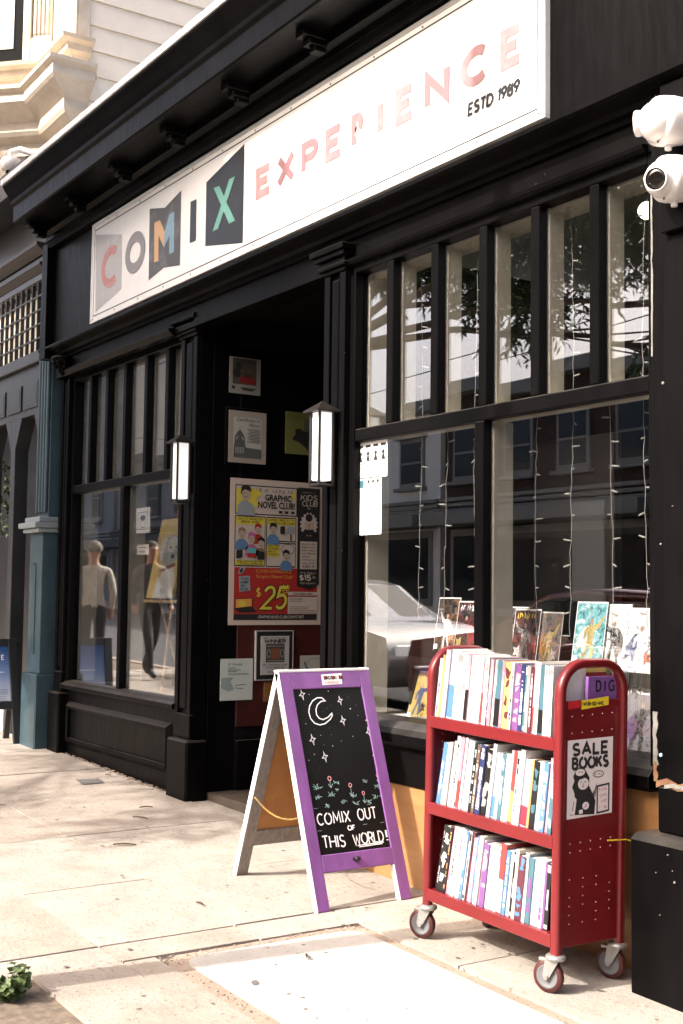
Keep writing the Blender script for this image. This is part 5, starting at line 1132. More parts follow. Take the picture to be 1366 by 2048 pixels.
# openings with clipped corners, columns between
gN = gz(-10)-.02
xm = FY(23, 1000, YN).x
for xc, w in ((xm, .055), (XB-.01, .03), (xm-.70, .06)): nb('column', xc-w, xc+w, YN+.0, YN+.12, gN, zz[9]+.01, NG if xc != XB-.01 else NDK)
for xc, sg in ((xm+.055, 1), (xm-.055, -1), (XB-.04, -1), (xm-.64, 1)):
    b = MB(); b.prism([(xc, YN, zz[9]), (xc+sg*.15, YN, zz[9]), (xc, YN, zz[9]-.26)][::sg], (0, .12, 0)); b.build('clipped_corner', NG, NB)
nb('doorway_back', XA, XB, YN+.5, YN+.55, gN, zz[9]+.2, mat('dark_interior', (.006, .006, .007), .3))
nb('olive_door_frame', XB-.20, XB-.10, YN+.2, YN+.28, gN, zz[9]+.1, mat('olive_paint', (.10, .085, .035), .5))
nb('low_wall', XA, XB-.12, YN+.06, YN+.14, gN, gN+.26, mat('white_low_wall', (.55, .52, .5), .6))
b = MB(); rp = random.Random(6); c0 = FY(12, 1010, YN+.45)
for k in range(110):
    c = c0+Vector((rp.gauss(0, .05), rp.gauss(0, .03), rp.uniform(-.32, .45))); d = Vector((rp.gauss(0, 1), rp.gauss(0, 1), rp.gauss(0, 1))).normalized(); s = d.cross(Vector((rp.gauss(0, 1), rp.gauss(0, 1), 1))).normalized()
    b.add([c, c+d*.02+s*.018, c+d*.05, c+d*.02-s*.018], [(0, 1, 2, 3)])
b.build('foliage', mat('shade_plant', (.03, .05, .012), .6), thing('hanging_plant', 'green trailing plant inside the dark doorway on the far left', 'plant', c0), kind='stuff')
# ---- teal pilaster on a pedestal
TP = nb('pilaster', -9.72, -9.475, YN-.03, YN+.15, 2.02, 4.22, TB)
for k in range(4): nb('flute', -9.715+k*.062, -9.677+k*.062, YN-.055, YN-.0305, 2.08, 4.2, TB, TP, .010)
for (e, z0, z1_) in ((.05, 2.0, 2.045), (.09, 1.955, 2.0), (.06, 1.92, 1.955)): nb('cap', -9.74-e, -9.47+e*.4, YN-.06-e, YN+.1, z0, z1_-.001, mat('pale_teal', (.20, .23, .24), .45) if 'pale_teal' not in bpy.data.materials else bpy.data.materials['pale_teal'], TP, .006)
PD = nb('pedestal', -9.76, -9.475, YN-.07, YN+.1, .80, 1.918, TB)
nb('sunk_groove', -9.665, -9.645, YN-.0712, YN-.069, .95, 1.68, NDK, PD, .0003); nb('sunk_groove', -9.665, -9.60, YN-.0712, YN-.069, 1.66, 1.68, NDK, PD, .0003); nb('groove_bead', -9.640, -9.60, YN-.078, YN-.069, .95, 1.655, TB, PD, .003)
nb('plinth', -9.80, -9.468, YN-.10, YN+.1, gN-.02, .798, TB, PD, .010)
# ---- blue poster stand on the pavement
pb0 = GR(46, 1487); ST = thing('poster_stand', 'black framed pavement stand with blue poster beside the teal pilaster', 'sign', (pb0.x-.2, pb0.y-.3, gz(pb0.x)))
pt = FX(31, 1277, pb0.x-.16)
ov = Vector((pt.x, pb0.y-.02, pt.z))-pb0; wS = .46
pS = Pl(pb0-Vector((0, wS, 0)), (0, 1, 0), ov); LS = ov.length
def smem(n, x0, x1, z0, z1, t, m, h0=0, o=pS): return MB().obox(o.p((x0+x1)/2, (z0+z1)/2, h0-t/2), o.u*((x1-x0)/2), o.v*((z1-z0)/2), o.n*(t/2), .004).build(n, m, ST)
FB = mat('stand_black', (.012, .012, .012), .45)
smem('frame', 0, .07, 0, LS, .03, FB); smem('frame', wS-.075, wS, 0, LS, .03, FB); smem('frame', .071, wS-.076, LS-.06, LS, .03, FB); smem('frame', .071, wS-.076, .28, .345, .03, FB)
bm_ = mat('poster_blue', (.03, .09, .25), .5); N = bm_.node_tree.nodes; L = bm_.node_tree.links
tc = N.new('ShaderNodeTexCoord'); sp_ = N.new('ShaderNodeSeparateXYZ'); L.new(tc.outputs['Generated'], sp_.inputs[0]); cr = N.new('ShaderNodeValToRGB'); L.new(sp_.outputs['Z'], cr.inputs[0])
cr.color_ramp.elements[0].color = (.50, .53, .62, 1); cr.color_ramp.elements[0].position = .1; cr.color_ramp.elements[1].color = (.025, .08, .24, 1); cr.color_ramp.elements[1].position = .92
e = cr.color_ramp.elements.new(.5); e.color = (.16, .24, .45, 1); L.new(cr.outputs[0], N['Principled BSDF'].inputs['Base Color'])
smem('poster', .07, wS-.075, .345, LS-.06, .01, bm_, -.008)
b = MB(); stext(b, pS, 'E', wS-.135, LS*.80, .035, .008, -.0062); ribbon(b, pS, [(wS-.30, LS*.68), (wS-.12, LS*.68)], .006, -.0062); b.build('lettering', ink('print_white', (.8, .8, .8)), ST)
b = MB(); flat(b, pS, ell(wS-.20, LS*.50, .022, .022, 14), -.006)
for k in range(4): ribbon(b, pS, [(wS-.165, LS*.515-.012*k), (wS-.10, LS*.515-.012*k)], .004, -.006)
for k in range(5): ribbon(b, pS, [(wS-.21, LS*.45-.016*k), (wS-.11-.01*(k % 2), LS*.45-.016*k)], .003, -.006)
b.build('small_print', ink('print_slate', (.18, .2, .3)), ST)
pS2 = Pl(pb0+Vector((-.34, 0, GS*.34)), (0, -1, 0), (ov.x+.34-.03 if False else -ov.x-.34+2*ov.x+.02, 0, ov.z))
for a in (0, wS-.05): smem('rear_leg', a, a+.05, 0, LS-.02, .025, FB, 0, Pl(pb0+Vector((-.36, 0, GS*.36)), (0, -1, 0), Vector((ov.x+.345, 0, ov.z-GS*.36))))
# ---- houses farther up this side of the street
def near_house(x0, x1, h, wallm, label, ncol):
    z0 = gz((x0+x1)/2)-.4; t = thing('street_building', label, 'building', ((x0+x1)/2, 3.7, z0), 'houses on this side of the street'); y = 3.6
    MB().box(x0, x1, y, y+9, z0, h).build('wall', wallm, t); MB().box(x0-.05, x1+.05, y-.4, y, h-.4, h, .03).build('cornice', LTR, t); MB().box(x0, x1, y-.2, y, 4.0, 4.3, .02).build('string_course', LTR, t)
    dx = (x1-x0)/ncol
    for i in range(ncol):
        cx = x0+dx*(i+.5)
        for z1_, z2_ in ((z0+1.3, 3.5), (4.9, 6.6)):
            w = MB().box(cx-.6, cx+.6, y-.07, y, z1_, z2_, .01).build('window', LTR, t); MB().box(cx-.5, cx+.5, y-.08, y-.071, z1_+.1, z2_-.1).build('pane', DGL, w); MB().box(cx-.51, cx+.51, y-.095, y-.081, (z1_+z2_)/2-.03, (z1_+z2_)/2+.03).build('sash_bar', LTR, w)
near_house(-21.5, -13.6, 7.8, CRM, 'cream house next up the hill on this side of the street', 4)
near_house(-31, -21.6, 8.6, WTW, 'white house second up the hill on this side of the street', 5)
near_house(-44, -31.1, 7.4, BRK, 'brick house farthest up the hill on this side of the street', 6)
# ================================================================ posters in the entrance
XP = XW+.013
def wallrect(tl, br, x=XP):
    a = FX(*tl, x); c = FX(*br, x); return a.y, c.y, c.z, a.z
class Poster:
    def __init__(s, name, label, cat, tl, br, sheet, frame=None, fw=.02, x=XP, grp='posters in the entrance'):
        s.y0, s.y1, s.z0, s.z1 = wallrect(tl, br, x); s.w = s.y1-s.y0; s.h = s.z1-s.z0
        s.t = thing(name, label, cat, (x, (s.y0+s.y1)/2, s.z0), grp); th = .004
        if frame:
            f = MB().box(x, x+.018, s.y0-fw, s.y1+fw, s.z0-fw, s.z1+fw, .003).build('frame', frame, s.t); x += .0185
        MB().box(x, x+th, s.y0, s.y1, s.z0, s.z1).build('sheet', sheet, s.t)
        s.pl = Pl((x+th, s.y0, s.z0), (0, 1, 0), (0, 0, 1))
    def P(s, pts): return [(x*s.w, y*s.h) for x, y in pts]
    def shape(s, name, m, *polys, h=.001, kind=None):
        b = MB()
        for k, p in enumerate(polys): flat(b, s.pl, s.P(p), h+.0003*k)
        return b.build(name, m, s.t, kind=kind)
    def lines(s, name, m, ls, w, h=.0016, kind=None):
        b = MB()
        for k, p in enumerate(ls): ribbon(b, s.pl, s.P(p), w, h+.0002*(k % 5))
        return b.build(name, m, s.t, kind=kind)
    def txt(s, st, x, y, size, m, w=None, fit=None, h=.002, slant=0, jit=0, sp=.18, rise=0, name='lettering'):
        b = MB(); hh = size*s.h; ww = 1
        if fit: ww = fit*s.w/swidth(st, hh, sp)
        stext(b, s.pl, st, x*s.w, y*s.h, hh, w or hh*.16, h, sp=sp*ww, ww=ww, slant=slant, jit=jit, r=random.Random(len(st)), rise=rise); return b.build(name, m, s.t)
    def scr(s, x, y, w, size, m, h=.002):
        b = MB(); scrawl(b, s.pl, x*s.w, y*s.h, w*s.w, size*s.h, size*s.h*.16, h, random.Random(int(x*999+y*777))); return b.build('scrawl', m, s.t, kind='stuff')
    def bt(s, st, x, y, size, m, bold=0, fit=None, h=.002, shear=0, name='lettering'):
        b = MB(); sx = 1
        if fit:
            t = MB(); mx = btext(t, s.pl, st, 0, 0, size*s.h, 0, bold, shear); sx = fit*s.w/mx
        btext(b, s.pl, st, x*s.w, y*s.h, size*s.h, h, bold, shear, sx=sx); return b.build(name, m, s.t)
def rc(x0, x1, y0, y1): return [(x0, y0), (x1, y0), (x1, y1), (x0, y1)]
K = ink('print_black', (.015, .014, .014)); YEL = ink('print_yellow', (.50, .42, .05)); PRED = ink('poster_red', (.30, .02, .015)); PAP = ink('poster_paper', (.42, .36, .31)); SKN = ink('print_skin', (.36, .28, .22)); PBL = ink('print_blue', (.08, .16, .28)); LBL = ink('print_paleblue', (.22, .25, .27)); PMG = ink('print_magenta', (.35, .1, .2)); ORN = ink('print_orange', (.55, .26, .05)); BRN = ink('print_brown', (.2, .12, .07))
p = Poster('club_poster', 'large comic strip poster for a graphic novel club on the dark entrance wall', 'poster', (461, 955), (640, 1249.5), ink('poster_border', (.45, .37, .31)))
p.shape('art_ground', PAP, rc(.055, .965, .03, .97), h=.0006)
p.shape('panel_border', K, rc(.05, .97, .755, .957), rc(.05, .375, .40, .745), rc(.385, .71, .575, .745), rc(.385, .71, .40, .568), h=.0010)
p.shape('panel', PAP, rc(.058, .71, .762, .950), rc(.058, .368, .407, .738), rc(.392, .703, .582, .738), rc(.392, .703, .407, .561), h=.0024)
p.shape('yellow_burst', YEL, [(.06, .765), (.06, .93), (.2, .935), (.29, .93), (.33, .90), (.27, .86), (.31, .82), (.24, .80), (.28, .765)], h=.004)
for q_ in (rc(.06, .367, .685, .737), rc(.06, .367, .409, .442), rc(.394, .702, .69, .737), rc(.394, .53, .47, .56), [(.64, .90), (.70, .945), (.70, .86)]): p.shape('yellow_caption', YEL, q_, h=.004)
def face(x, y, s, hair, coat, hh=1.0):
    p.shape('cartoon_coat', coat, [(x-.10*s, y-.13*s), (x+.12*s, y-.13*s), (x+.10*s, y-.05*s), (x+.03*s, y-.015*s), (x-.05*s, y-.015*s), (x-.10*s, y-.06*s)], h=.0050)
    p.shape('cartoon_face', SKN, ell(x, y+.04*s, .055*s, .055*s*hh, 16), h=.0058)
    p.shape('cartoon_hair', hair, [(x-.062*s, y+.05*s), (x-.05*s, y+.10*s), (x, y+.115*s), (x+.055*s, y+.10*s), (x+.07*s, y+.06*s), (x+.045*s, y+.065*s), (x-.01*s, y+.078*s), (x-.045*s, y+.06*s), (x-.055*s, y+.03*s)], h=.0066)
    p.lines('cartoon_features', K, [[(x-.03*s, y+.045*s), (x-.015*s, y+.047*s)], [(x+.015*s, y+.047*s), (x+.03*s, y+.045*s)], [(x-.02*s, y+.015*s), (x+.02*s, y+.017*s)]], .004*s, h=.0072, kind='stuff')
face(.155, .86, .85, K, LBL)
face(.12, .595, .62, BRN, PBL); face(.225, .56, .66, PMG, PMG); face(.29, .63, .58, PRED, PRED); face(.325, .535, .6, K, BRN)
face(.455, .635, .62, K, PBL); face(.60, .455, .60, K, PBL)
p.shape('drawn_book', K, [(.065, .45), (.13, .46), (.13, .51), (.065, .51)], [(.29, .445), (.36, .45), (.36, .50), (.29, .51)], [(.53, .63), (.58, .63), (.58, .685), (.53, .68)], h=.0085)
p.shape('drawn_cover', PRED, [(.18, .46), (.27, .46), (.27, .525), (.18, .53)], h=.0088); p.shape('drawn_cover_top', ink('print_teal', (.08, .3, .32)), [(.18, .49), (.27, .49), (.27, .525), (.18, .53)], h=.0095)
p.shape('drawn_mailbox', LBL, [(.60, .63), (.69, .635), (.69, .675), (.66, .69), (.61, .68)], h=.005); p.shape('drawn_post', K, rc(.645, .66, .585, .63), h=.0053); p.shape('speech_bubble', ink('print_white', (.8, .8, .8)) if False else PAP, ell(.62, .525, .07, .035, 18), h=.0052); p.lines('bubble_line', K, [ell(.62, .525, .07, .035, 18)+[(.69, .525)]], .003, h=.0055)
p.txt("HEY YOU! HAVE YOU HEARD OF THE", .085, .920, .020, K, fit=.58, slant=.15, rise=-.02)
p.bt('GRAPHIC', .36, .858, .058, K, bold=.03, fit=.29, h=.0062); p.bt('NOVEL CLUB!', .285, .805, .062, K, bold=.03, fit=.405, h=.0062)
p.shape('logo_card', K, rc(.515, .55, .772, .79), rc(.583, .617, .772, .79), rc(.65, .685, .772, .79), h=.0062); p.txt('O', .556, .772, .018, K, h=.0062); p.txt('I', .63, .772, .018, K, h=.0062)
for k, (x, y) in enumerate(((.562, .772),)): pass
p.txt('CURATED BRAND NEW', .075, .718, .013, K, fit=.27, h=.0062, slant=.1); p.txt('GRAPHIC NOVELS', .11, .697, .013, K, fit=.2, h=.0062, slant=.1)
p.txt('SHIPPED DIRECTLY TO', .40, .718, .013, K, fit=.29, h=.0062, slant=.1); p.txt('YOU FROM OUR STORE!', .40, .697, .013, K, fit=.29, h=.0062, slant=.1)
p.txt('FROM YOUR FAVE CREATORS', .075, .428, .011, K, fit=.27, h=.0062, slant=.1); p.txt('& UPCOMING SUPERSTARS!', .075, .412, .011, K, fit=.27, h=.0062, slant=.1)
p.txt('PLUS ACCESS', .40, .54, .012, K, fit=.12, h=.0062); p.txt('TO EXCLUSIVE', .40, .52, .012, K, fit=.12, h=.0062); p.txt('MERCH &', .40, .50, .012, K, fit=.09, h=.0062); p.txt('INTERVIEWS', .40, .48, .012, K, fit=.12, h=.0062)
p.shape('red_block', PRED, rc(.052, .955, .075, .392), h=.0014)
p.bt('COMIX EXPERIENCE', .28, .358, .032, ORN, fit=.385, h=.003); p.bt('Graphic Novel Club!', .28, .322, .034, ORN, fit=.40, h=.003)
p.txt('$', .29, .195, .055, YEL, h=.003, w=.008); p.txt('25', .345, .115, .145, K, h=.0026, w=.034, slant=.22); p.txt('25', .345, .115, .145, YEL, h=.0045, w=.020, slant=.22); p.txt('00', .56, .235, .04, YEL, h=.003, w=.006, slant=.2); p.lines('underline', YEL, [[(.565, .218), (.635, .228)]], .004, h=.003)
p.shape('drawn_paper', LBL, [(.11, .225), (.225, .235), (.215, .335), (.10, .33)], h=.003); 
for k, s in enumerate(('YOUR', 'FAVORITE', 'NEW', 'BOOK')): p.txt(s, .118, .308-.024*k, .015, K, fit=.08 if k != 2 else .05, h=.0045, slant=.2)
p.shape('drawn_card', LBL, [(.09, .345), (.14, .352), (.17, .388), (.115, .395)], h=.003); p.shape('card_picture', K, [(.105, .355), (.135, .358), (.145, .385), (.12, .385)], h=.0038)
p.shape('drawn_laptop', K, [(.065, .105), (.25, .12), (.25, .185), (.065, .18)], [(.12, .085), (.30, .09), (.25, .12), (.065, .105)], h=.003); p.shape('laptop_screen', ORN, [(.072, .115), (.24, .128), (.24, .18), (.072, .175)], h=.0042); p.shape('laptop_picture', YEL, ell(.14, .145, .04, .022, 12), h=.005)
p.shape('coupon', PAP, rc(.63, .955, .205, .23), rc(.63, .955, .078, .195), h=.0030); p.txt('SCAN COUPON TODAY!', .69, .210, .014, K, fit=.21, h=.0042)
for k, s in enumerate(('COMIX EXPERIENCE', 'SAN FRANCISCO CA')): p.txt(s, .645, .176-.016*k, .008, K, fit=.15, h=.0042)
p.lines('coupon_lines', K, [[(.645, .125-.012*k), (.94 if k > 1 else .86, .125-.012*k)] for k in range(4)], .002, h=.0042, kind='stuff')
p.shape('foot_band', K, rc(.052, .955, .034, .074), h=.0016); p.txt('GRAPHICNOVELCLUB.COM/START', .31, .046, .018, PAP, fit=.50, h=.003)
p.shape('black_column', K, [(.725, .962), (.97, .962), (.97, .285), (.87, .245), (.725, .27)], h=.0050)
p.txt('KIDS', .755, .875, .036, PAP, fit=.18, h=.0062, slant=.15); p.txt('CLUB', .77, .835, .034, PAP, fit=.17, h=.0062, slant=.12); p.txt('THE', .83, .812, .011, PAP, h=.0062); p.scr(.77, .925, .14, .010, PAP, h=.0062)
p.shape('star_burst', PAP, [(.85+(.105 if k % 2 else .085)*math.cos(k*math.pi/16), .705+(.088 if k % 2 else .072)*math.sin(k*math.pi/16)) for k in range(32)], h=.0062)
p.shape('reader', K, ell(.85, .752, .04, .028, 14), [(.77, .63), (.93, .63), (.90, .67), (.80, .67)], h=.0070); p.shape('open_book', SKN, [(.80, .675), (.85, .665), (.90, .675), (.90, .725), (.85, .712), (.80, .725)], h=.0080); p.lines('book_fold', K, [[(.85, .665), (.85, .712)]], .003, h=.0088)
p.shape('list_card', PAP, rc(.755, .945, .39, .585), h=.0062)
for k, s in enumerate(('BRAND NEW', 'GRAPHIC NOVELS', 'EVERY MONTH!', 'LIVE STREAMED', 'CREATOR', 'INTERVIEWS!', 'COOL SWAG!!')): p.txt(s, .77, .56-.022*k, .010, K, fit=.155 if k not in (4,) else .09, h=.0074, slant=.15)
p.txt('AGES 8', .78, .402, .018, K, fit=.13, h=.0074, slant=.2)
p.txt("IT'S ONLY", .76, .355, .014, PAP, fit=.17, h=.0062, slant=.1); p.txt('$15', .755, .312, .034, PAP, fit=.12, h=.0062, w=.009); p.txt('00', .90, .325, .016, PAP, h=.0062); p.txt('PER MONTH', .76, .285, .010, PAP, fit=.17, h=.0062)
# certificate
WGY = ink('cert_paper', (.34, .33, .29)); CERT = Poster('certificate', 'framed certificate of honor with a domed city hall on the entrance wall', 'certificate', (455, 820), (528, 930), ink('cert_mount', (.26, .225, .185)), frame=BLACK)
CERT.shape('certificate_sheet', WGY, rc(.12, .87, .10, .88), h=.0008)
CERT.bt('Certificate of', .20, .80, .10, K, fit=.64, shear=.25); CERT.bt('Honor', .52, .71, .10, K, fit=.32, shear=.25)
DM = ink('engraving', (.07, .075, .065)); CERT.shape('domed_hall', DM, [(.13, .10), (.87, .10), (.87, .28), (.45, .30), (.44, .36), (.14, .36)], [(.15, .36), (.43, .36), (.42, .50), (.34, .60), (.30, .63), (.295, .72), (.285, .63), (.24, .60), (.16, .50)], h=.0016)
CERT.shape('hall_lights', WGY, [(.18, .46), (.24, .51), (.26, .51), (.20, .44)], [(.33, .51), (.36, .50), (.40, .44), (.37, .44)], *[rc(.18+.04*k, .195+.04*k, .18, .30) for k in range(6)], h=.0030, kind='stuff')
CERT.lines('fine_print', K, [[(.48+.03*(k % 3), .66-.028*k), (.84, .66-.028*k)] for k in range(10)], .003, h=.0018, kind='stuff')
# film poster
FLM = Poster('film_poster', 'small poster with a red car at the top of the entrance wall', 'poster', (459, 712), (520, 792), ink('film_paper', (.20, .19, .165)))
FLM.shape('picture', ink('film_dark', (.05, .045, .035)), rc(.10, .86, .26, .97), h=.0008); FLM.shape('drawn_car', ink('film_red', (.16, .012, .012)), [(.32, .30), (.86, .28), (.82, .42), (.72, .46), (.66, .54), (.46, .55), (.40, .46), (.30, .40)], h=.0016); FLM.shape('drawn_roof', K, [(.48, .48), (.68, .48), (.65, .53), (.49, .54)], h=.0024)
FLM.shape('drawn_tree', K, ell(.22, .55, .12, .12, 9), ell(.28, .75, .10, .12, 8), h=.0017); FLM.scr(.34, .62, .40, .05, ink('film_orange', (.22, .06, .03))); FLM.scr(.25, .86, .5, .08, K)
FLM.lines('fine_print', K, [[(.36, .16), (.84, .15)], [(.42, .12), (.76, .11)]], .007, h=.0018, kind='stuff'); FLM.shape('round_stamp', K, ell(.13, .16, .055, .045, 12), h=.0016)
# olive hand poster
HND = Poster('olive_poster', 'olive green poster with a dark grasping hand behind the right lantern', 'poster', (571, 822), (632, 912), ink('olive_paper', (.12, .125, .035)))
HND.shape('dark_figure', K, [(.20, .35), (.32, .48), (.30, .58), (.45, .62), (.60, .55), (.75, .58), (.95, .50), (.95, .12), (.80, .22), (.75, .08), (.60, .20), (.45, .28), (.30, .32)], h=.0010)
HND.shape('hand', ink('hand_grey', (.07, .075, .06)), *[[(.60+.09*k, .55), (.58+.10*k, .78+.04*(k % 2)), (.62+.10*k, .88+.03*(k % 2)), (.66+.10*k, .80), (.68+.09*k, .55)] for k in range(4)], h=.0016); HND.scr(.1, .86, .45, .045, ink('olive_dark', (.05, .055, .012))); HND.scr(.1, .78, .35, .045, ink('olive_dark', (.05, .055, .012)))
# winner plaque, paper, brown plaque, sketch
WIN = Poster('award_plaque', 'framed black and white winner award plaque below the club poster', 'plaque', (519, 1272), (574, 1348), ink('plaque_white', (.36, .35, .34)), frame=ink('plaque_black', (.01, .01, .01)), fw=.028)
b = MB(); q = WIN
for a in ((-.034, 1, -.034, -.028), (-.034, 1, 0, 0)): pass
e = .030; o = .036; xx = XP+.019
for (ya, yb, za, zb) in ((q.y0-o, q.y1+o, q.z1+e, q.z1+o), (q.y0-o, q.y1+o, q.z0-o, q.z0-e), (q.y0-o, q.y0-e, q.z0-e, q.z1+e), (q.y1+e, q.y1+o, q.z0-e, q.z1+e)): MB().box(XP, xx, ya, yb, za, zb).build('silver_edge', ink('silver_edge', (.32, .31, .31)), q.t)
WIN.txt('WINNER', .12, .83, .075, K, fit=.74, w=.006); WIN.txt('BEST OF THE BAY', .10, .925, .035, K, fit=.8); WIN.shape('picture', ink('film_dark', (.05, .045, .035)), rc(.17, .83, .32, .80), h=.0008); WIN.shape('picture_centre', ink('plaque_rust', (.16, .06, .03)), rc(.36, .66, .40, .68), h=.0016); WIN.lines('scrollwork', ink('plaque_white', (.36, .35, .34)), [ell(.27, .55, .06, .1, 14), ell(.74, .55, .06, .1, 14), [(.2, .74), (.8, .74)], [(.22, .36), (.78, .36)]], .003, h=.0026, kind='stuff')
WIN.txt('BEST COMIC BOOK STORE', .08, .235, .038, K, fit=.84); WIN.txt('COMIX EXPERIENCE', .17, .165, .038, K, fit=.66); WIN.txt('BAY GUARDIAN', .25, .055, .04, K, fit=.5)
SFW = Poster('newspaper_page', 'pale newspaper award page on the maroon boards low in the entrance', 'paper', (441, 1318), (504, 1399), ink('pale_paper', (.42, .46, .43)))
SFW.bt('SF Weekly', .22, .84, .09, ink('grey_ink', (.10, .11, .11)), fit=.45); SFW.lines('fine_print', ink('grey_ink', (.10, .11, .11)), [[(.22, .78), (.45, .78)], [(.22, .73), (.62, .73)], [(.22, .69), (.5, .69)], [(.22, .63), (.86, .63)], [(.45, .36), (.78, .38)], [(.45, .30), (.7, .27)]], .004, h=.0016, kind='stuff'); SFW.shape('photo', ink('photo_grey', (.22, .27, .26)), [(.02, .55), (.40, .55), (.30, .46), (.42, .26), (.25, .22), (.02, .30)], h=.001)
BRP = Poster('brown_plaque', 'small brown wooden plaque hidden partly by the chalkboard top', 'plaque', (529, 1367), (575, 1399), ink('plaque_wood', (.17, .075, .018)), frame=ink('plaque_wood_dark', (.10, .04, .01)), fw=.01)
BRP.shape('brass_plate', ink('brass_plate', (.28, .16, .05)), rc(.2, .8, .2, .8), h=.0008)
SKT = Poster('dinosaur_sketch', 'pale print with a dark dinosaur sketch right of the award plaque', 'print', (600, 1311), (648, 1362), ink('sketch_paper', (.36, .35, .31)))
SKT.shape('sketched_dinosaur', ink('sketch_teal', (.05, .08, .09)), [(.20, .80), (.26, .60), (.42, .42), (.62, .40), (.80, .52), (.95, .56), (.85, .44), (.70, .30), (.66, .10), (.58, .28), (.46, .28), (.40, .08), (.36, .34), (.24, .50), (.15, .70)], h=.0008); SKT.lines('sketch_line', ink('sketch_teal', (.05, .08, .09)), [ell(.6, .75, .3, .15, 16, 20, 200)], .003, h=.001)
# ================================================================ inside the windows
def ytag(b, name, m, label, cat, group=None): return tag(b.build(name, m), label, cat, group)
# papers taped inside the right window
def paper(tl, br, y, label, name='paper_notice'):
    a = FY(*tl, y); c = FY(*br, y); t = thing(name, label, 'paper', ((a.x+c.x)/2, y, c.z), 'notices on the window glass')
    MB().box(a.x, c.x, y, y+.0015, c.z, a.z).build('sheet', ink('notice_white', (.80, .79, .76)), t); return t, Pl((a.x, y, c.z), (1, 0, 0), (0, 0, 1)), c.x-a.x, a.z-c.z
KW = 3.5535
t, q, w, h = paper((712, 888), (774, 952), KW, 'wide white notice with small black drawings taped in the right window')
b = MB(); rk = random.Random(12)
for k in range(4):
    x = w*(.08+.24*k)
    flat(b, q, [(x, h*.84), (x+w*.16, h*.84), (x+w*.16, h*.92), (x, h*.92)], .0008); flat(b, q, ell(x+w*.08, h*.68, w*.05, h*.06, 9), .0008); flat(b, q, [(x+w*.02, h*.48), (x+w*.15, h*.46), (x+w*.11, h*.62), (x+w*.05, h*.62)], .0012)
    for j in range(4): ribbon(b, q, [(x, h*(.40-.07*j)), (x+w*rk.uniform(.1, .2), h*(.40-.07*j))], .003, .0008)
b.build('small_print', K, t, kind='stuff')
t, q, w, h = paper((716, 957), (762, 1068), KW, 'tall white notice taped below the wide one in the right window')
b = MB()
for k in range(3): flat(b, q, ell(w*(.45+.2*k), h*.92, w*.05, h*.035, 9), .0008)
for j in range(3): ribbon(b, q, [(w*.12, h*(.74-.05*j)), (w*.3, h*(.74-.05*j))], .003, .0008)
b.build('small_print', K, t, kind='stuff'); b = MB(); flat(b, q, [(w*.08, h*.82), (w*.26, h*.82), (w*.26, h*.95), (w*.08, h*.95)], .0008); b.build('teal_square', bookm('teal'), t)
b = MB(); flat(b, q, [(w*.3, h*.04), (w*.95, h*.04), (w*.95, h*.10), (w*.3, h*.10)], .0008); b.build('yellow_strip', ink('pale_yellow', (.7, .66, .35)), t)
t, q, w, h = paper((273, 1017), (299, 1065), 3.645, 'small drawing taped in the left window beside the dog painting')
b = MB(); ribbon(b, q, [(w*.15, h*.15), (w*.85, h*.15), (w*.85, h*.82), (w*.15, h*.82)], .004, .0008, True); flat(b, q, ell(w*.5, h*.6, w*.2, h*.1, 12), .0008); ribbon(b, q, ell(w*.5, h*.36, w*.2, h*.14, 14), .005, .0009, True); b.build('ink_drawing', K, t, kind='stuff')
t, q, w, h = paper((274, 1090), (297, 1109), 3.645, 'small lettered card low in the left window')
b = MB(); ribbon(b, q, [(w*.15, h*.7), (w*.8, h*.74)], .006, .0008); ribbon(b, q, [(w*.2, h*.3), (w*.7, h*.3)], .005, .0008); b.build('small_print', K, t, kind='stuff')
# curtain with dark foliage pattern
CUR = mat('patterned_curtain', (.008, .006, .005), .8); N = CUR.node_tree.nodes; L = CUR.node_tree.links
tc = N.new('ShaderNodeTexCoord'); nz = N.new('ShaderNodeTexNoise'); nz.inputs['Scale'].default_value = 7; nz.inputs['Detail'].default_value = 5; nz.inputs['Distortion'].default_value = 1.6; L.new(tc.outputs['Object'], nz.inputs['Vector'])
cr = N.new('ShaderNodeValToRGB'); cr.color_ramp.elements[0].position = .50; cr.color_ramp.elements[0].color = (.008, .006, .005, 1); cr.color_ramp.elements[1].position = .66; cr.color_ramp.elements[1].color = (.24, .13, .03, 1); L.new(nz.outputs['Fac'], cr.inputs[0]); L.new(cr.outputs[0], N['Principled BSDF'].inputs['Base Color'])
b = MB(); n = 90; x0, x1 = -8.6, -7.10
for i in range(n+1):
    x = x0+(x1-x0)*i/n; y = 4.18+.03*math.sin(i*.55)+.012*math.sin(i*1.3); b.v += [(x, y, .74), (x, y+.012*math.sin(i*.8), 2.6)]
b.f = [(2*i, 2*i+2, 2*i+3, 2*i+1) for i in range(n)]; b.sm = [True]*n
ytag(b, 'curtain', CUR, 'black curtain with ochre leaf pattern behind the dog painting', 'curtain')
FLT = mat('display_floor', (.38, .40, .38), .5, var=.1)
wall_box('display_floor', FLT, SHOP, -9.20, -7.2, 3.67, 4.9, .60, .745); wall_box('display_floor', FLT, SHOP, -5.2, -3.16, 3.665, 4.3, .66, .845)
wall_box('partition', mat('dark_partition', (.03, .028, .026), .7, var=.1), SHOP, -5.355, -4.72, 4.9, 4.96, .2, 2.35)
wall_box('partition', mat('grey_partition', (.16, .16, .16), .7, var=.1), SHOP, -9.35, -8.62, 4.5, 4.56, .75, 3.5)
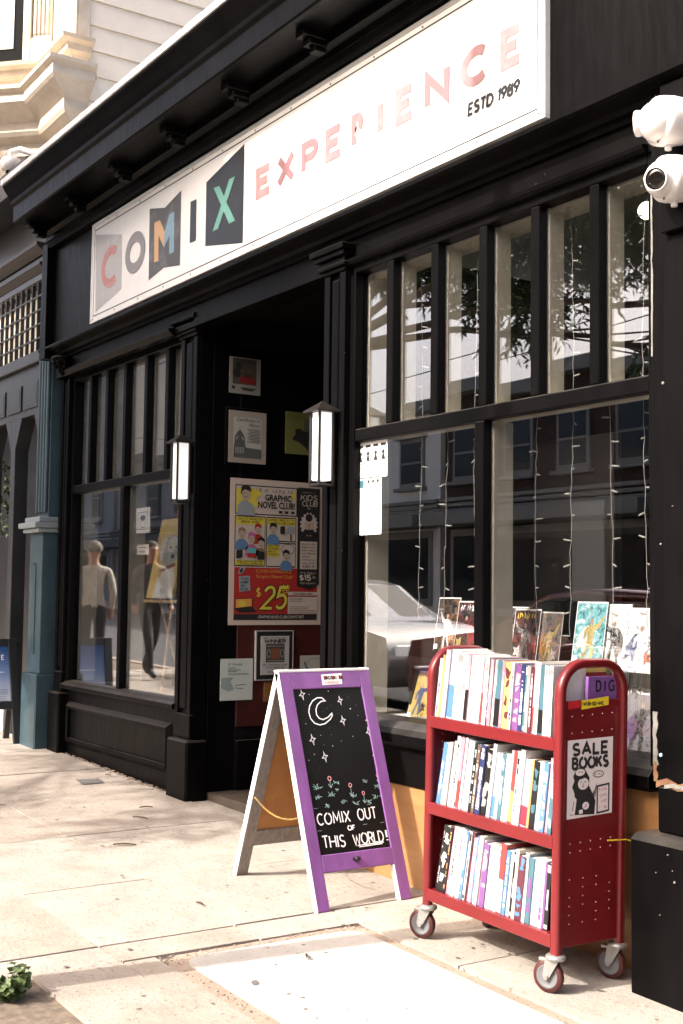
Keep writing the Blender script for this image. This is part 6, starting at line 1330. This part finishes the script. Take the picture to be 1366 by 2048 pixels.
# easel and painting of a dog
EW = mat('easel_wood', (.50, .33, .15), .5, var=.15, vs=20)
yE = 3.93
EA = thing('easel', 'thin wooden easel standing inside the left window', 'easel', (FY(320, 1385, yE).x, yE, .745))
def pt(u, v, y): return FY(u, v, y)
MB().tube([pt(291, 1203, yE-.01), pt(259, 1325, yE-.12), Vector((pt(252, 1350, yE-.15).x, yE-.15, .745))], .011, 8).build('leg', EW, EA)
MB().tube([pt(345, 1203, yE-.01), Vector((pt(345, 1203, yE).x+.16, yE-.15, .745))], .011, 8).build('leg', EW, EA)
MB().tube([pt(362, 1000, yE+.10), pt(320, 1203, yE+.03), Vector((pt(320, 1203, yE).x, yE+.20, .745))], .010, 8).build('mast', EW, EA)
a, c = pt(271, 1201, yE-.03), pt(366, 1199, yE-.03); MB().box(a.x, c.x+.22, yE-.06, yE, a.z-.012, a.z+.010, .003).build('ledge', EW, EA)
tl, tr, br, bl = pt(311, 1041, yE+.06), pt(372, 1039, yE+.06), pt(372, 1199, yE-.02), pt(294, 1199, yE-.02)
zb_ = bl.z+.012; zt2 = tl.z; xl = bl.x; xr2 = xl+.44
PN = thing('dog_painting', 'yellow painting of a white dog with brown collar on the easel', 'painting', ((xl+xr2)/2, yE-.03, zb_))
pv = Vector((.075, .085, zt2-zb_)); pp = Pl((xl, yE-.03, zb_), (1, 0, 0), pv); hP = pv.length; wP = xr2-xl
CAN = mat('painted_canvas', (.62, .42, .05), .5, vary=(.72, .60, .30), vs=4, bump=.1)
b = MB(); b.prism([pp.p(0, 0, 0), pp.p(wP, 0, 0), pp.p(wP, hP, 0), pp.p(0, hP, 0)][::-1], -pp.n*.02); b.build('canvas', CAN, PN)
def pq(name, m, pts, hh):
    b = MB(); flat(b, pp, [(x*wP, y*hP) for x, y in pts], hh); return b.build(name, m, PN)
DW = mat('dog_white', (.66, .66, .63), .5, var=.12, vs=14); DG = mat('dog_grey', (.40, .43, .42), .5, var=.15, vs=14)
pq('dog_chest', DW, [(.24, 0), (.26, .16), (.30, .30), (.42, .38), (.80, .40), (.95, .25), (.97, 0)], .001)
pq('dog_ear', DW, [(.16, .62), (.20, .70), (.30, .76), (.42, .77), (.40, .58), (.36, .46), (.28, .47), (.20, .55)], .0016)
pq('dog_head', DG, [(.38, .76), (.55, .79), (.80, .78), (.92, .70), (.90, .52), (.80, .44), (.60, .42), (.42, .38), (.34, .44)], .0022)
pq('dog_cheek', DW, [(.45, .74), (.62, .77), (.80, .74), (.82, .62), (.60, .56), (.46, .60)], .0028)
pq('dog_eye', K, ell(.58, .635, .03, .02, 12), .0036); pq('dog_eye', K, ell(.78, .64, .028, .02, 12), .0036); pq('dog_nose', K, ell(.72, .52, .06, .03, 14), .0036)
pq('collar', mat('collar_brown', (.24, .09, .04), .5), [(.31, .38), (.36, .36), (.60, .41), (.86, .44), (.88, .40), (.60, .355), (.36, .31), (.31, .34)], .0032)
pq('tag', mat('tag_gold', (.55, .38, .12), .5), [(.30, .335), (.44, .33), (.45, .30), (.37, .24), (.27, .30)], .004)
# comics on a black rack in the right window
RK = thing('display_rack', 'black tiered rack of comic books in the right window', 'rack', (-4.3, 3.85, .846))
zu = FY(1050, 1335, 3.80).z
MB().box(-5.0, -3.21, 3.74, 4.0, zu-.035, zu-.012, .003).build('upper_shelf', BLACK_IN, RK); MB().box(-5.0, -3.21, 3.725, 3.739, zu-.035, zu+.015, .002).build('front_lip', BLACK_IN, RK)
MB().box(-5.0, -3.21, 3.98, 4.0, .848, zu+.30, .003).build('back_board', BLACK_IN, RK)
for x in (-4.99, -4.1, -3.24): MB().box(x-.01, x+.01, 3.74, 3.979, .846, zu-.036, .002).build('upright', BLACK_IN, RK)
rc_ = random.Random(77)
def art(pl, w, h, cols, t):
    """comic cover art: a busy inked ground, one posed figure, a flowing cloak and a few bursts"""
    k = rc_.uniform(.85, 1.1); ox = rc_.uniform(-.06, .06); fl = rc_.choice((-1, 1))
    def P(pts): return [(w*min(.97, max(.03, .5+ox+fl*(x-.5)*k)), h*min(.97, max(.03, y))) for x, y in pts][::fl]
    c1, c2, c3 = cols[1 % len(cols)], cols[2 % len(cols)], cols[3 % len(cols)]
    lift = rc_.uniform(-.04, .04)
    for nm, c, pts, z in (('drawn_cloak', c1, [(.52, .66), (.30, .60), (.10, .42), (.06, .22), (.22, .28), (.34, .12), (.46, .30), (.60, .40)], .0006),
            ('drawn_body', c2, [(.44, .64), (.58, .65), (.64, .52), (.58, .38), (.66, .22), (.62, .06), (.54, .08), (.54, .24), (.50, .32), (.42, .20), (.34, .04), (.27, .08), (.38, .28), (.42, .42), (.38, .54)], .0010),
            ('drawn_arm', c2, [(.58, .63), (.72, .66), (.88, .80), (.92, .77), (.76, .58), (.62, .55)], .0012), ('drawn_arm', c2, [(.42, .62), (.30, .54), (.28, .40), (.34, .40), (.37, .50), (.45, .54)], .0013),
            ('drawn_burst', c3, [(.72+.20*(1 if q % 2 else .45)*math.cos(q*.6283), .24+.13*(1 if q % 2 else .45)*math.sin(q*.6283)) for q in range(10)], .0008)):
        b = MB(); flat(b, pl, P([(x, y+lift) for x, y in pts]), z); b.build(nm, ground(c, cols[(cols.index(c)+1) % len(cols)], 60), t)
    b = MB(); flat(b, pl, [(w*(.5+ox+fl*.01*k+.055*math.cos(q*.52)), h*(.70+lift+.045*math.sin(q*.52))) for q in range(12)], .0016); b.build('drawn_head', cink((.30, .21, .16)), t)
_cm = [0]
def ground(c, c2, sc=38):
    _cm[0] += 1; m = mat('comic_ink_%d' % _cm[0], c, .25); N = m.node_tree.nodes; L = m.node_tree.links
    tc = N.new('ShaderNodeTexCoord'); mp = N.new('ShaderNodeMapping'); mp.inputs['Location'].default_value = (_cm[0]*.71, _cm[0]*.37, 0); L.new(tc.outputs['Object'], mp.inputs[0])
    nz = N.new('ShaderNodeTexNoise'); nz.inputs['Scale'].default_value = sc; nz.inputs['Detail'].default_value = 7; nz.inputs['Distortion'].default_value = .9; nz.inputs['Roughness'].default_value = .7; L.new(mp.outputs[0], nz.inputs['Vector'])
    cr = N.new('ShaderNodeValToRGB'); el = cr.color_ramp.elements; dk = tuple(v*.18 for v in c); md = tuple((a_+b_)/2 for a_, b_ in zip(c, c2))
    el[0].position = .36; el[0].color = (*dk, 1); el[1].position = .47; el[1].color = (*c, 1); e = el.new(.60); e.color = (*md, 1); e = el.new(.66); e.color = (*c2, 1)
    L.new(nz.outputs['Fac'], cr.inputs[0]); L.new(cr.outputs[0], N['Principled BSDF'].inputs['Base Color']); return m
_ci = {}
def cink(c):
    if c not in _ci: _ci[c] = mat('cover_ink_%d' % len(_ci), c, .25, var=.35, vs=45)
    return _ci[c]
BLK, WHT, GRY, TEL, RDD, YLW, BLE, ORG_, PRP, GRN_ = (.02, .02, .02), (.62, .61, .60), (.17, .165, .165), (.10, .30, .33), (.25, .03, .025), (.42, .31, .09), (.07, .10, .2), (.32, .15, .05), (.12, .07, .15), (.08, .2, .1)
def comic(u, v, y, label, cols, w=.168, h=.258, title=None, tcol='print_white', tilt=.16, edge=None):
    p = FY(u, v, y); t = thing('comic_book', label, 'comic', (p.x+w/2, y, p.z), 'comic books in the right window')
    pl = Pl((p.x, y, p.z), (1, 0, 0), (0, math.sin(tilt), math.cos(tilt)))
    b = MB(); b.prism([pl.p(0, 0, 0), pl.p(w, 0, 0), pl.p(w, h, 0), pl.p(0, h, 0)][::-1], -pl.n*.003); b.build('cover', ground(cols[0], cols[1], 26), t); art(pl, w, h, cols, t)
    b = MB()
    for r in ((0, w, h, h+.006), (0, .003, 0, h), (w-.003, w, 0, h)): flat(b, pl, [(r[0], r[2]), (r[1], r[2]), (r[1], r[3]), (r[0], r[3])], .0004)
    b.build('clear_sleeve', ink('sleeve_edge', (.72, .72, .71)), t)
    if title:
        b = MB(); L = swidth(title, .03); ww = w*.8/L
        if title == 'RED': stext(b, pl, title, w*.1, h*.82, .032, .0065, .0042, sp=.18*ww, ww=ww)
        else: scrawl(b, pl, w*.1, h*.83, w*.8, .032, .006, .0042, rc_, 6)
        b.build('title', ink(tcol, (.8, .8, .8)), t)
    b = MB(); flat(b, pl, [(w*.04, h*.03), (w*.20, h*.03), (w*.20, h*.12), (w*.04, h*.12)], .0042); b.build('barcode_box', ink('print_white', (.8, .8, .8)), t)
    return t
YC = 3.79
comic(996, 1326, YC, 'grey comic leftmost of the three right of the window post', (BLK, GRY, GRY, WHT), title='ARTS')
comic(1018, 1332, YC-.012, 'comic with red sweep and gold title in the right window', (BLK, RDD, GRY, WHT, RDD), title='ZONE', tcol='title_gold', w=.172)
bpy.data.materials['title_gold'].node_tree.nodes['Principled BSDF'].inputs['Base Color'].default_value = (.6, .42, .05, 1)
comic(1062, 1340, YC-.002, 'orange and grey comic right of the red one in the window', (GRY, ORG_, YLW, WHT, BLK))
comic(1142, 1325, YC-.02, 'teal and white comic left of three in the right window', (TEL, WHT, YLW, TEL, BLK), w=.18)
comic(1187, 1332, YC-.01, 'black and white comic in the middle of three in the right window', (WHT, GRY, BLK, WHT, GRY), w=.18)
comic(1240, 1343, YC-.02, 'white comic with red and blue art at the right edge of the window', (WHT, BLE, WHT, RDD, YLW), w=.185)
comic(866, 1300, YC, 'brown comic left of the window post, farthest left of its row', (BLK, ORG_, WHT, BLK, YLW))
comic(905, 1310, YC-.012, 'dark comic with gold figure left of the window post', (BLK, RDD, BLK, YLW), title='GOLD')
comic(935, 1315, YC-.002, 'white edged comic touching the window post on its left', (WHT, GRY, RDD, WHT))
comic(1236, 1502, 3.70, 'dark violet comic titled red on the lower tier behind the cart', (GRY, PRP, BLK, GRY, RDD), w=.19, h=.29, title='RED', tilt=.25)
comic(1292, 1508, 3.71, 'white comic at the lower right corner of the window', (WHT, WHT, GRY), w=.10, h=.28, tilt=.25)
comic(812, 1436, 3.72, 'comic with yellow face low in the window behind the cart', (YLW, YLW, BLE, BLK), w=.16, h=.24, tilt=.3)
comic(1120, 1480, 3.72, 'grey comic on the lower tier hidden behind the cart handle', (GRY, WHT, BLK), w=.17, h=.26, tilt=.25)
for k, (u, v, wd) in enumerate(((786, 1443, .14), (826, 1446, .12))):
    p = FY(u, v, 3.70); ytag(MB().box(p.x, p.x+wd, 3.68, 3.86, .846, .854+.004*k, .001), 'magazine', ink('notice_white', (.80, .79, .76)) if k == 0 else bookm('lightblue'), ('white magazine lying flat on the window floor', 'pale blue magazine lying flat on the window floor beside the white one')[k], 'magazine')
# speech balloon sign hanging in the first pane
p = FY(759, 672, 3.95); b = MB(); r_ = .165
pts = [(p.x+r_*math.cos(a), 3.95, p.z+r_*1.08*math.sin(a)) for a in [2*math.pi*k/28 for k in range(28)]]; pts[20:22] = [(p.x+.00, 3.95, p.z-r_*1.5)]
b.prism(pts, (0, .012, 0)); BAL = thing('balloon_sign', 'pale green speech balloon sign hanging behind the first tall pane', 'sign', (p.x, 3.95, p.z)); b.build('board', mat('balloon_green', (.42, .44, .30), .6), BAL)
q = Pl((p.x, 3.95, p.z), (1, 0, 0), (0, 0, 1)); b = MB()
for k in range(4): scrawl(b, q, -.10, .06-.045*k, .2, .024, .004, .001, rc_, 8)
b.build('scrawl', ink('balloon_ink', (.16, .17, .10)), BAL, kind='stuff')
# lamps, beam and bulb inside
GLOW = mat('lamp_tube', (1, .95, .85), .5, emis=9)
def hz(u, v, z): return hit(u, v, (0, 0, 1), z)
for k, (a, c) in enumerate((((916, 662), (962, 680)), ((1036, 683), (1126, 706)))):
    A, B = hz(*a, 3.38), hz(*c, 3.38); B = Vector((A.x, B.y, A.z)); B.y = A.y-abs(A.y-B.y) if B.y < A.y else B.y
    t = thing('ceiling_lamp', ('fluorescent ceiling lamp seen through the third pane', 'fluorescent ceiling lamp seen through the fourth and fifth panes')[k], 'lamp', A, 'lamps inside the shop')
    A, B = hz(*a, 3.38), hz(*c, 3.38); dd = (B-A)
    MB().tube([A, A+dd*1.0], .03, 10).build('tube', GLOW, t); d1 = dd.normalized(); sdv = d1.cross(Vector((0, 0, 1))).normalized()
    MB().obox((A+B)/2+Vector((0, 0, .06)), dd*.52, sdv*.07, Vector((0, 0, .025)), .003).build('housing', WHITE, t); MB().obox((A+B)/2+Vector((0, 0, .15)), d1*.03, sdv*.03, Vector((0, 0, .065)), .002).build('mount', WHITE, t)
A, B = hz(1182, 700, 3.30), hz(1304, 727, 3.30); dd = B-A; sdv = dd.normalized().cross(Vector((0, 0, 1)))
MB().obox((A+B)/2, dd*.6, sdv*.08, Vector((0, 0, .10)), .004).build('ceiling_beam', mat('beam_wood', (.50, .30, .13), .5, var=.2), SHOP)
p = FY(1294, 421, 4.4); BU = thing('hanging_bulb', 'round lit bulb hanging inside the last tall pane', 'lamp', p); MB().lathe([(.042*math.sin(math.radians(a)), -.042*math.cos(math.radians(a))) for a in range(4, 177, 12)], p, (0, 0, 1), 18).build('bulb', mat('bulb_glow', (1, .82, .5), .5, emis=7), BU); MB().tube([p+Vector((0, 0, .04)), (p.x, p.y, 3.6)], .005, 6).build('cord', WIRE, BU)
# icicle string lights
SLW = mat('string_light_white', (.27, .26, .24), .5); rl = random.Random(14)
for k, u in enumerate((841, 893, 951, 1011, 1074, 1144, 1221, 1290)):
    x = FY(u, 1000, 3.69).x; t = thing('string_light', 'white icicle light strand, %s from the left in the right window' % ORD[k], 'string light', (x, 3.69, 1.2), 'strings of lights in the right window')
    b = MB(); bb = MB(); z = 3.04; ph = rl.uniform(0, 6); zend = rl.uniform(1.22, 1.34); pts = []
    while z > zend: pts.append(Vector((x+.010*math.sin(ph+z*3.1)+rl.uniform(-.003, .003), 3.69+rl.uniform(-.004, .004), z))); z -= .05
    b.tube(pts, .0015, 5); b.build('wire', SLW, t)
    for i in range(1, len(pts), 2):
        d = Vector((rl.choice((-1, 1))*.8, rl.uniform(-.5, .5), rl.uniform(-.35, .25))).normalized(); bb.tube([pts[i], pts[i]+d*.012, pts[i]+d*.036], [.0022, .0042, .0034], 6)
    bb.build('bulbs', SLW, t, kind='stuff')
# ================================================================ people passing, seen in the left window
SKIN = mat('skin', (.24, .12, .08), .5); 
def person(x, y, label, shirt, pants, hair, h=1.74, yaw=0, stride=.22, hairkind='short'):
    me = bpy.data.meshes.new('skel'); s = h/1.74
    J = {'pel': (0, 0, .95), 'sp': (0, .01, 1.12), 'ch': (0, .0, 1.32), 'nk': (0, .0, 1.46), 'hd0': (.0, -.01, 1.53), 'hd': (0, -.03, 1.63), 'ht': (0, -.015, 1.715),
         'hl': (.09, 0, .90), 'kl': (.10, -stride*.7, .50), 'al': (.10, -stride*.9, .09), 'tl': (.10, -stride*.9-.16, .035), 'hr': (-.09, 0, .90), 'kr': (-.10, stride*.35, .50), 'ar': (-.10, stride*1.35, .13), 'tr': (-.10, stride*1.35-.13, .035),
         'sl': (.18, 0, 1.40), 'el': (.23, .08, 1.14), 'wl': (.22, -.02, .90), 'fl': (.22, -.05, .80), 'sr': (-.18, 0, 1.40), 'er': (-.24, .02, 1.13), 'wr': (-.22, -.14, .93), 'fr': (-.21, -.20, .85)}
    R = {'pel': .15, 'sp': .135, 'ch': .15, 'nk': .058, 'hd0': .062, 'hd': .092, 'ht': .06, 'hl': .095, 'kl': .065, 'al': .048, 'tl': .035, 'hr': .095, 'kr': .065, 'ar': .048, 'tr': .035, 'sl': .065, 'el': .048, 'wl': .033, 'fl': .035, 'sr': .065, 'er': .048, 'wr': .033, 'fr': .035}
    E_ = [('pel', 'sp'), ('sp', 'ch'), ('ch', 'nk'), ('nk', 'hd0'), ('hd0', 'hd'), ('hd', 'ht'), ('pel', 'hl'), ('hl', 'kl'), ('kl', 'al'), ('al', 'tl'), ('pel', 'hr'), ('hr', 'kr'), ('kr', 'ar'), ('ar', 'tr'), ('ch', 'sl'), ('sl', 'el'), ('el', 'wl'), ('wl', 'fl'), ('ch', 'sr'), ('sr', 'er'), ('er', 'wr'), ('wr', 'fr')]
    ks = list(J); me.from_pydata([Vector(J[k])*s for k in ks], [(ks.index(a), ks.index(c)) for a, c in E_], [])
    o = bpy.data.objects.new('skel', me); COL.objects.link(o); mod = o.modifiers.new('s', 'SKIN'); sub = o.modifiers.new('d', 'SUBSURF'); sub.levels = 2; sub.render_levels = 2
    for i, k in enumerate(ks): me.skin_vertices[0].data[i].radius = (R[k]*s*(.8 if k in ('pel', 'sp', 'ch') else 1), R[k]*s*(.8 if k in ('pel', 'sp', 'ch') else 1))
    me.skin_vertices[0].data[0].use_root = True
    dg = bpy.context.evaluated_depsgraph_get(); m2 = bpy.data.meshes.new_from_object(o.evaluated_get(dg)); bpy.data.objects.remove(o)
    m2.materials.clear()
    for mm in (SKIN, shirt, pants, mat('shoe_black', (.02, .02, .02), .5)): m2.materials.append(mm)
    for p_ in m2.polygons:
        c = p_.center/s; p_.use_smooth = True
        p_.material_index = 3 if c.z < .085 else (2 if (c.z < .97 and abs(c.x) < .19) else (0 if (c.z > 1.455 or (abs(c.x) > .17 and c.z < .93)) else 1))
    t = thing('person', label, 'person', (x, y, gz(x)), 'people walking by', (0, 0, yaw)); m2.name = 'body'
    ob = bpy.data.objects.new('body', m2); link(ob, t, local=True)
    b = MB(); hr = Vector((0, .005, 1.665))*s
    if hairkind == 'curly':
        rr = random.Random(5)
        for k in range(60):
            d = Vector((rr.gauss(0, 1), rr.gauss(.3, 1), rr.gauss(.5, .8))).normalized()
            c = hr+d*.10*s; b.lathe([(.012, -.02), (.03, -.008), (.03, .012), (.01, .024)], c, d, 7)
    else: b.lathe([(.099*s*math.sin(math.radians(a)), .099*s*math.cos(math.radians(a))) for a in range(4, 108, 9)][::-1], hr-Vector((0, -.010, .0)), (0, .28, 1), 18)
    b.build('hair', hair, t, local=True)
    b = MB()
    for sx_ in (-1, 1): b.lathe([(.012, -.006), (.013, .0), (.008, .006)], Vector((sx_*.034, -.118, 1.635))*s, (0, -1, 0), 8)
    b.build('eyes', ink('eye_dark', (.03, .02, .02)), t, local=True, kind='stuff'); MB().lathe([(.016, 0), (.013, .02), (.006, .03)], Vector((0, -.112, 1.605))*s, (0, -1, -.3), 8).build('nose', SKIN, t, local=True)
    return t
SHIRT = mat('pale_shirt', (.34, .31, .27), .8, bump=1, bs=8, var=.2, vs=6, stretch=(1.6, 1.6, .6)); [setattr(n_.inputs['Distance'], 'default_value', .12) for n_ in SHIRT.node_tree.nodes if n_.type == 'BUMP']
person(-14.04, 1.46, 'man in pale shirt and dark trousers walking, reflected in the left window', SHIRT, mat('dark_trousers', (.02, .02, .026), .8), mat('grey_hair', (.09, .08, .07), .8, var=.4, vs=30), 1.72, yaw=-1.3)
person(-15.3, 1.75, 'curly haired person in light top behind the man in pale shirt', mat('light_top', (.6, .55, .5), .7), mat('blue_jeans', (.05, .07, .12), .8), mat('brown_hair', (.22, .10, .04), .8), 1.80, yaw=-1.3, hairkind='curly')
person(-14.85, .33, 'person in dark clothes striding, reflected below the dog painting', mat('dark_coat', (.03, .03, .035), .8), mat('black_trousers', (.012, .012, .014), .8), mat('dark_hair', (.03, .02, .015), .8), 1.76, yaw=1.6, stride=.28)
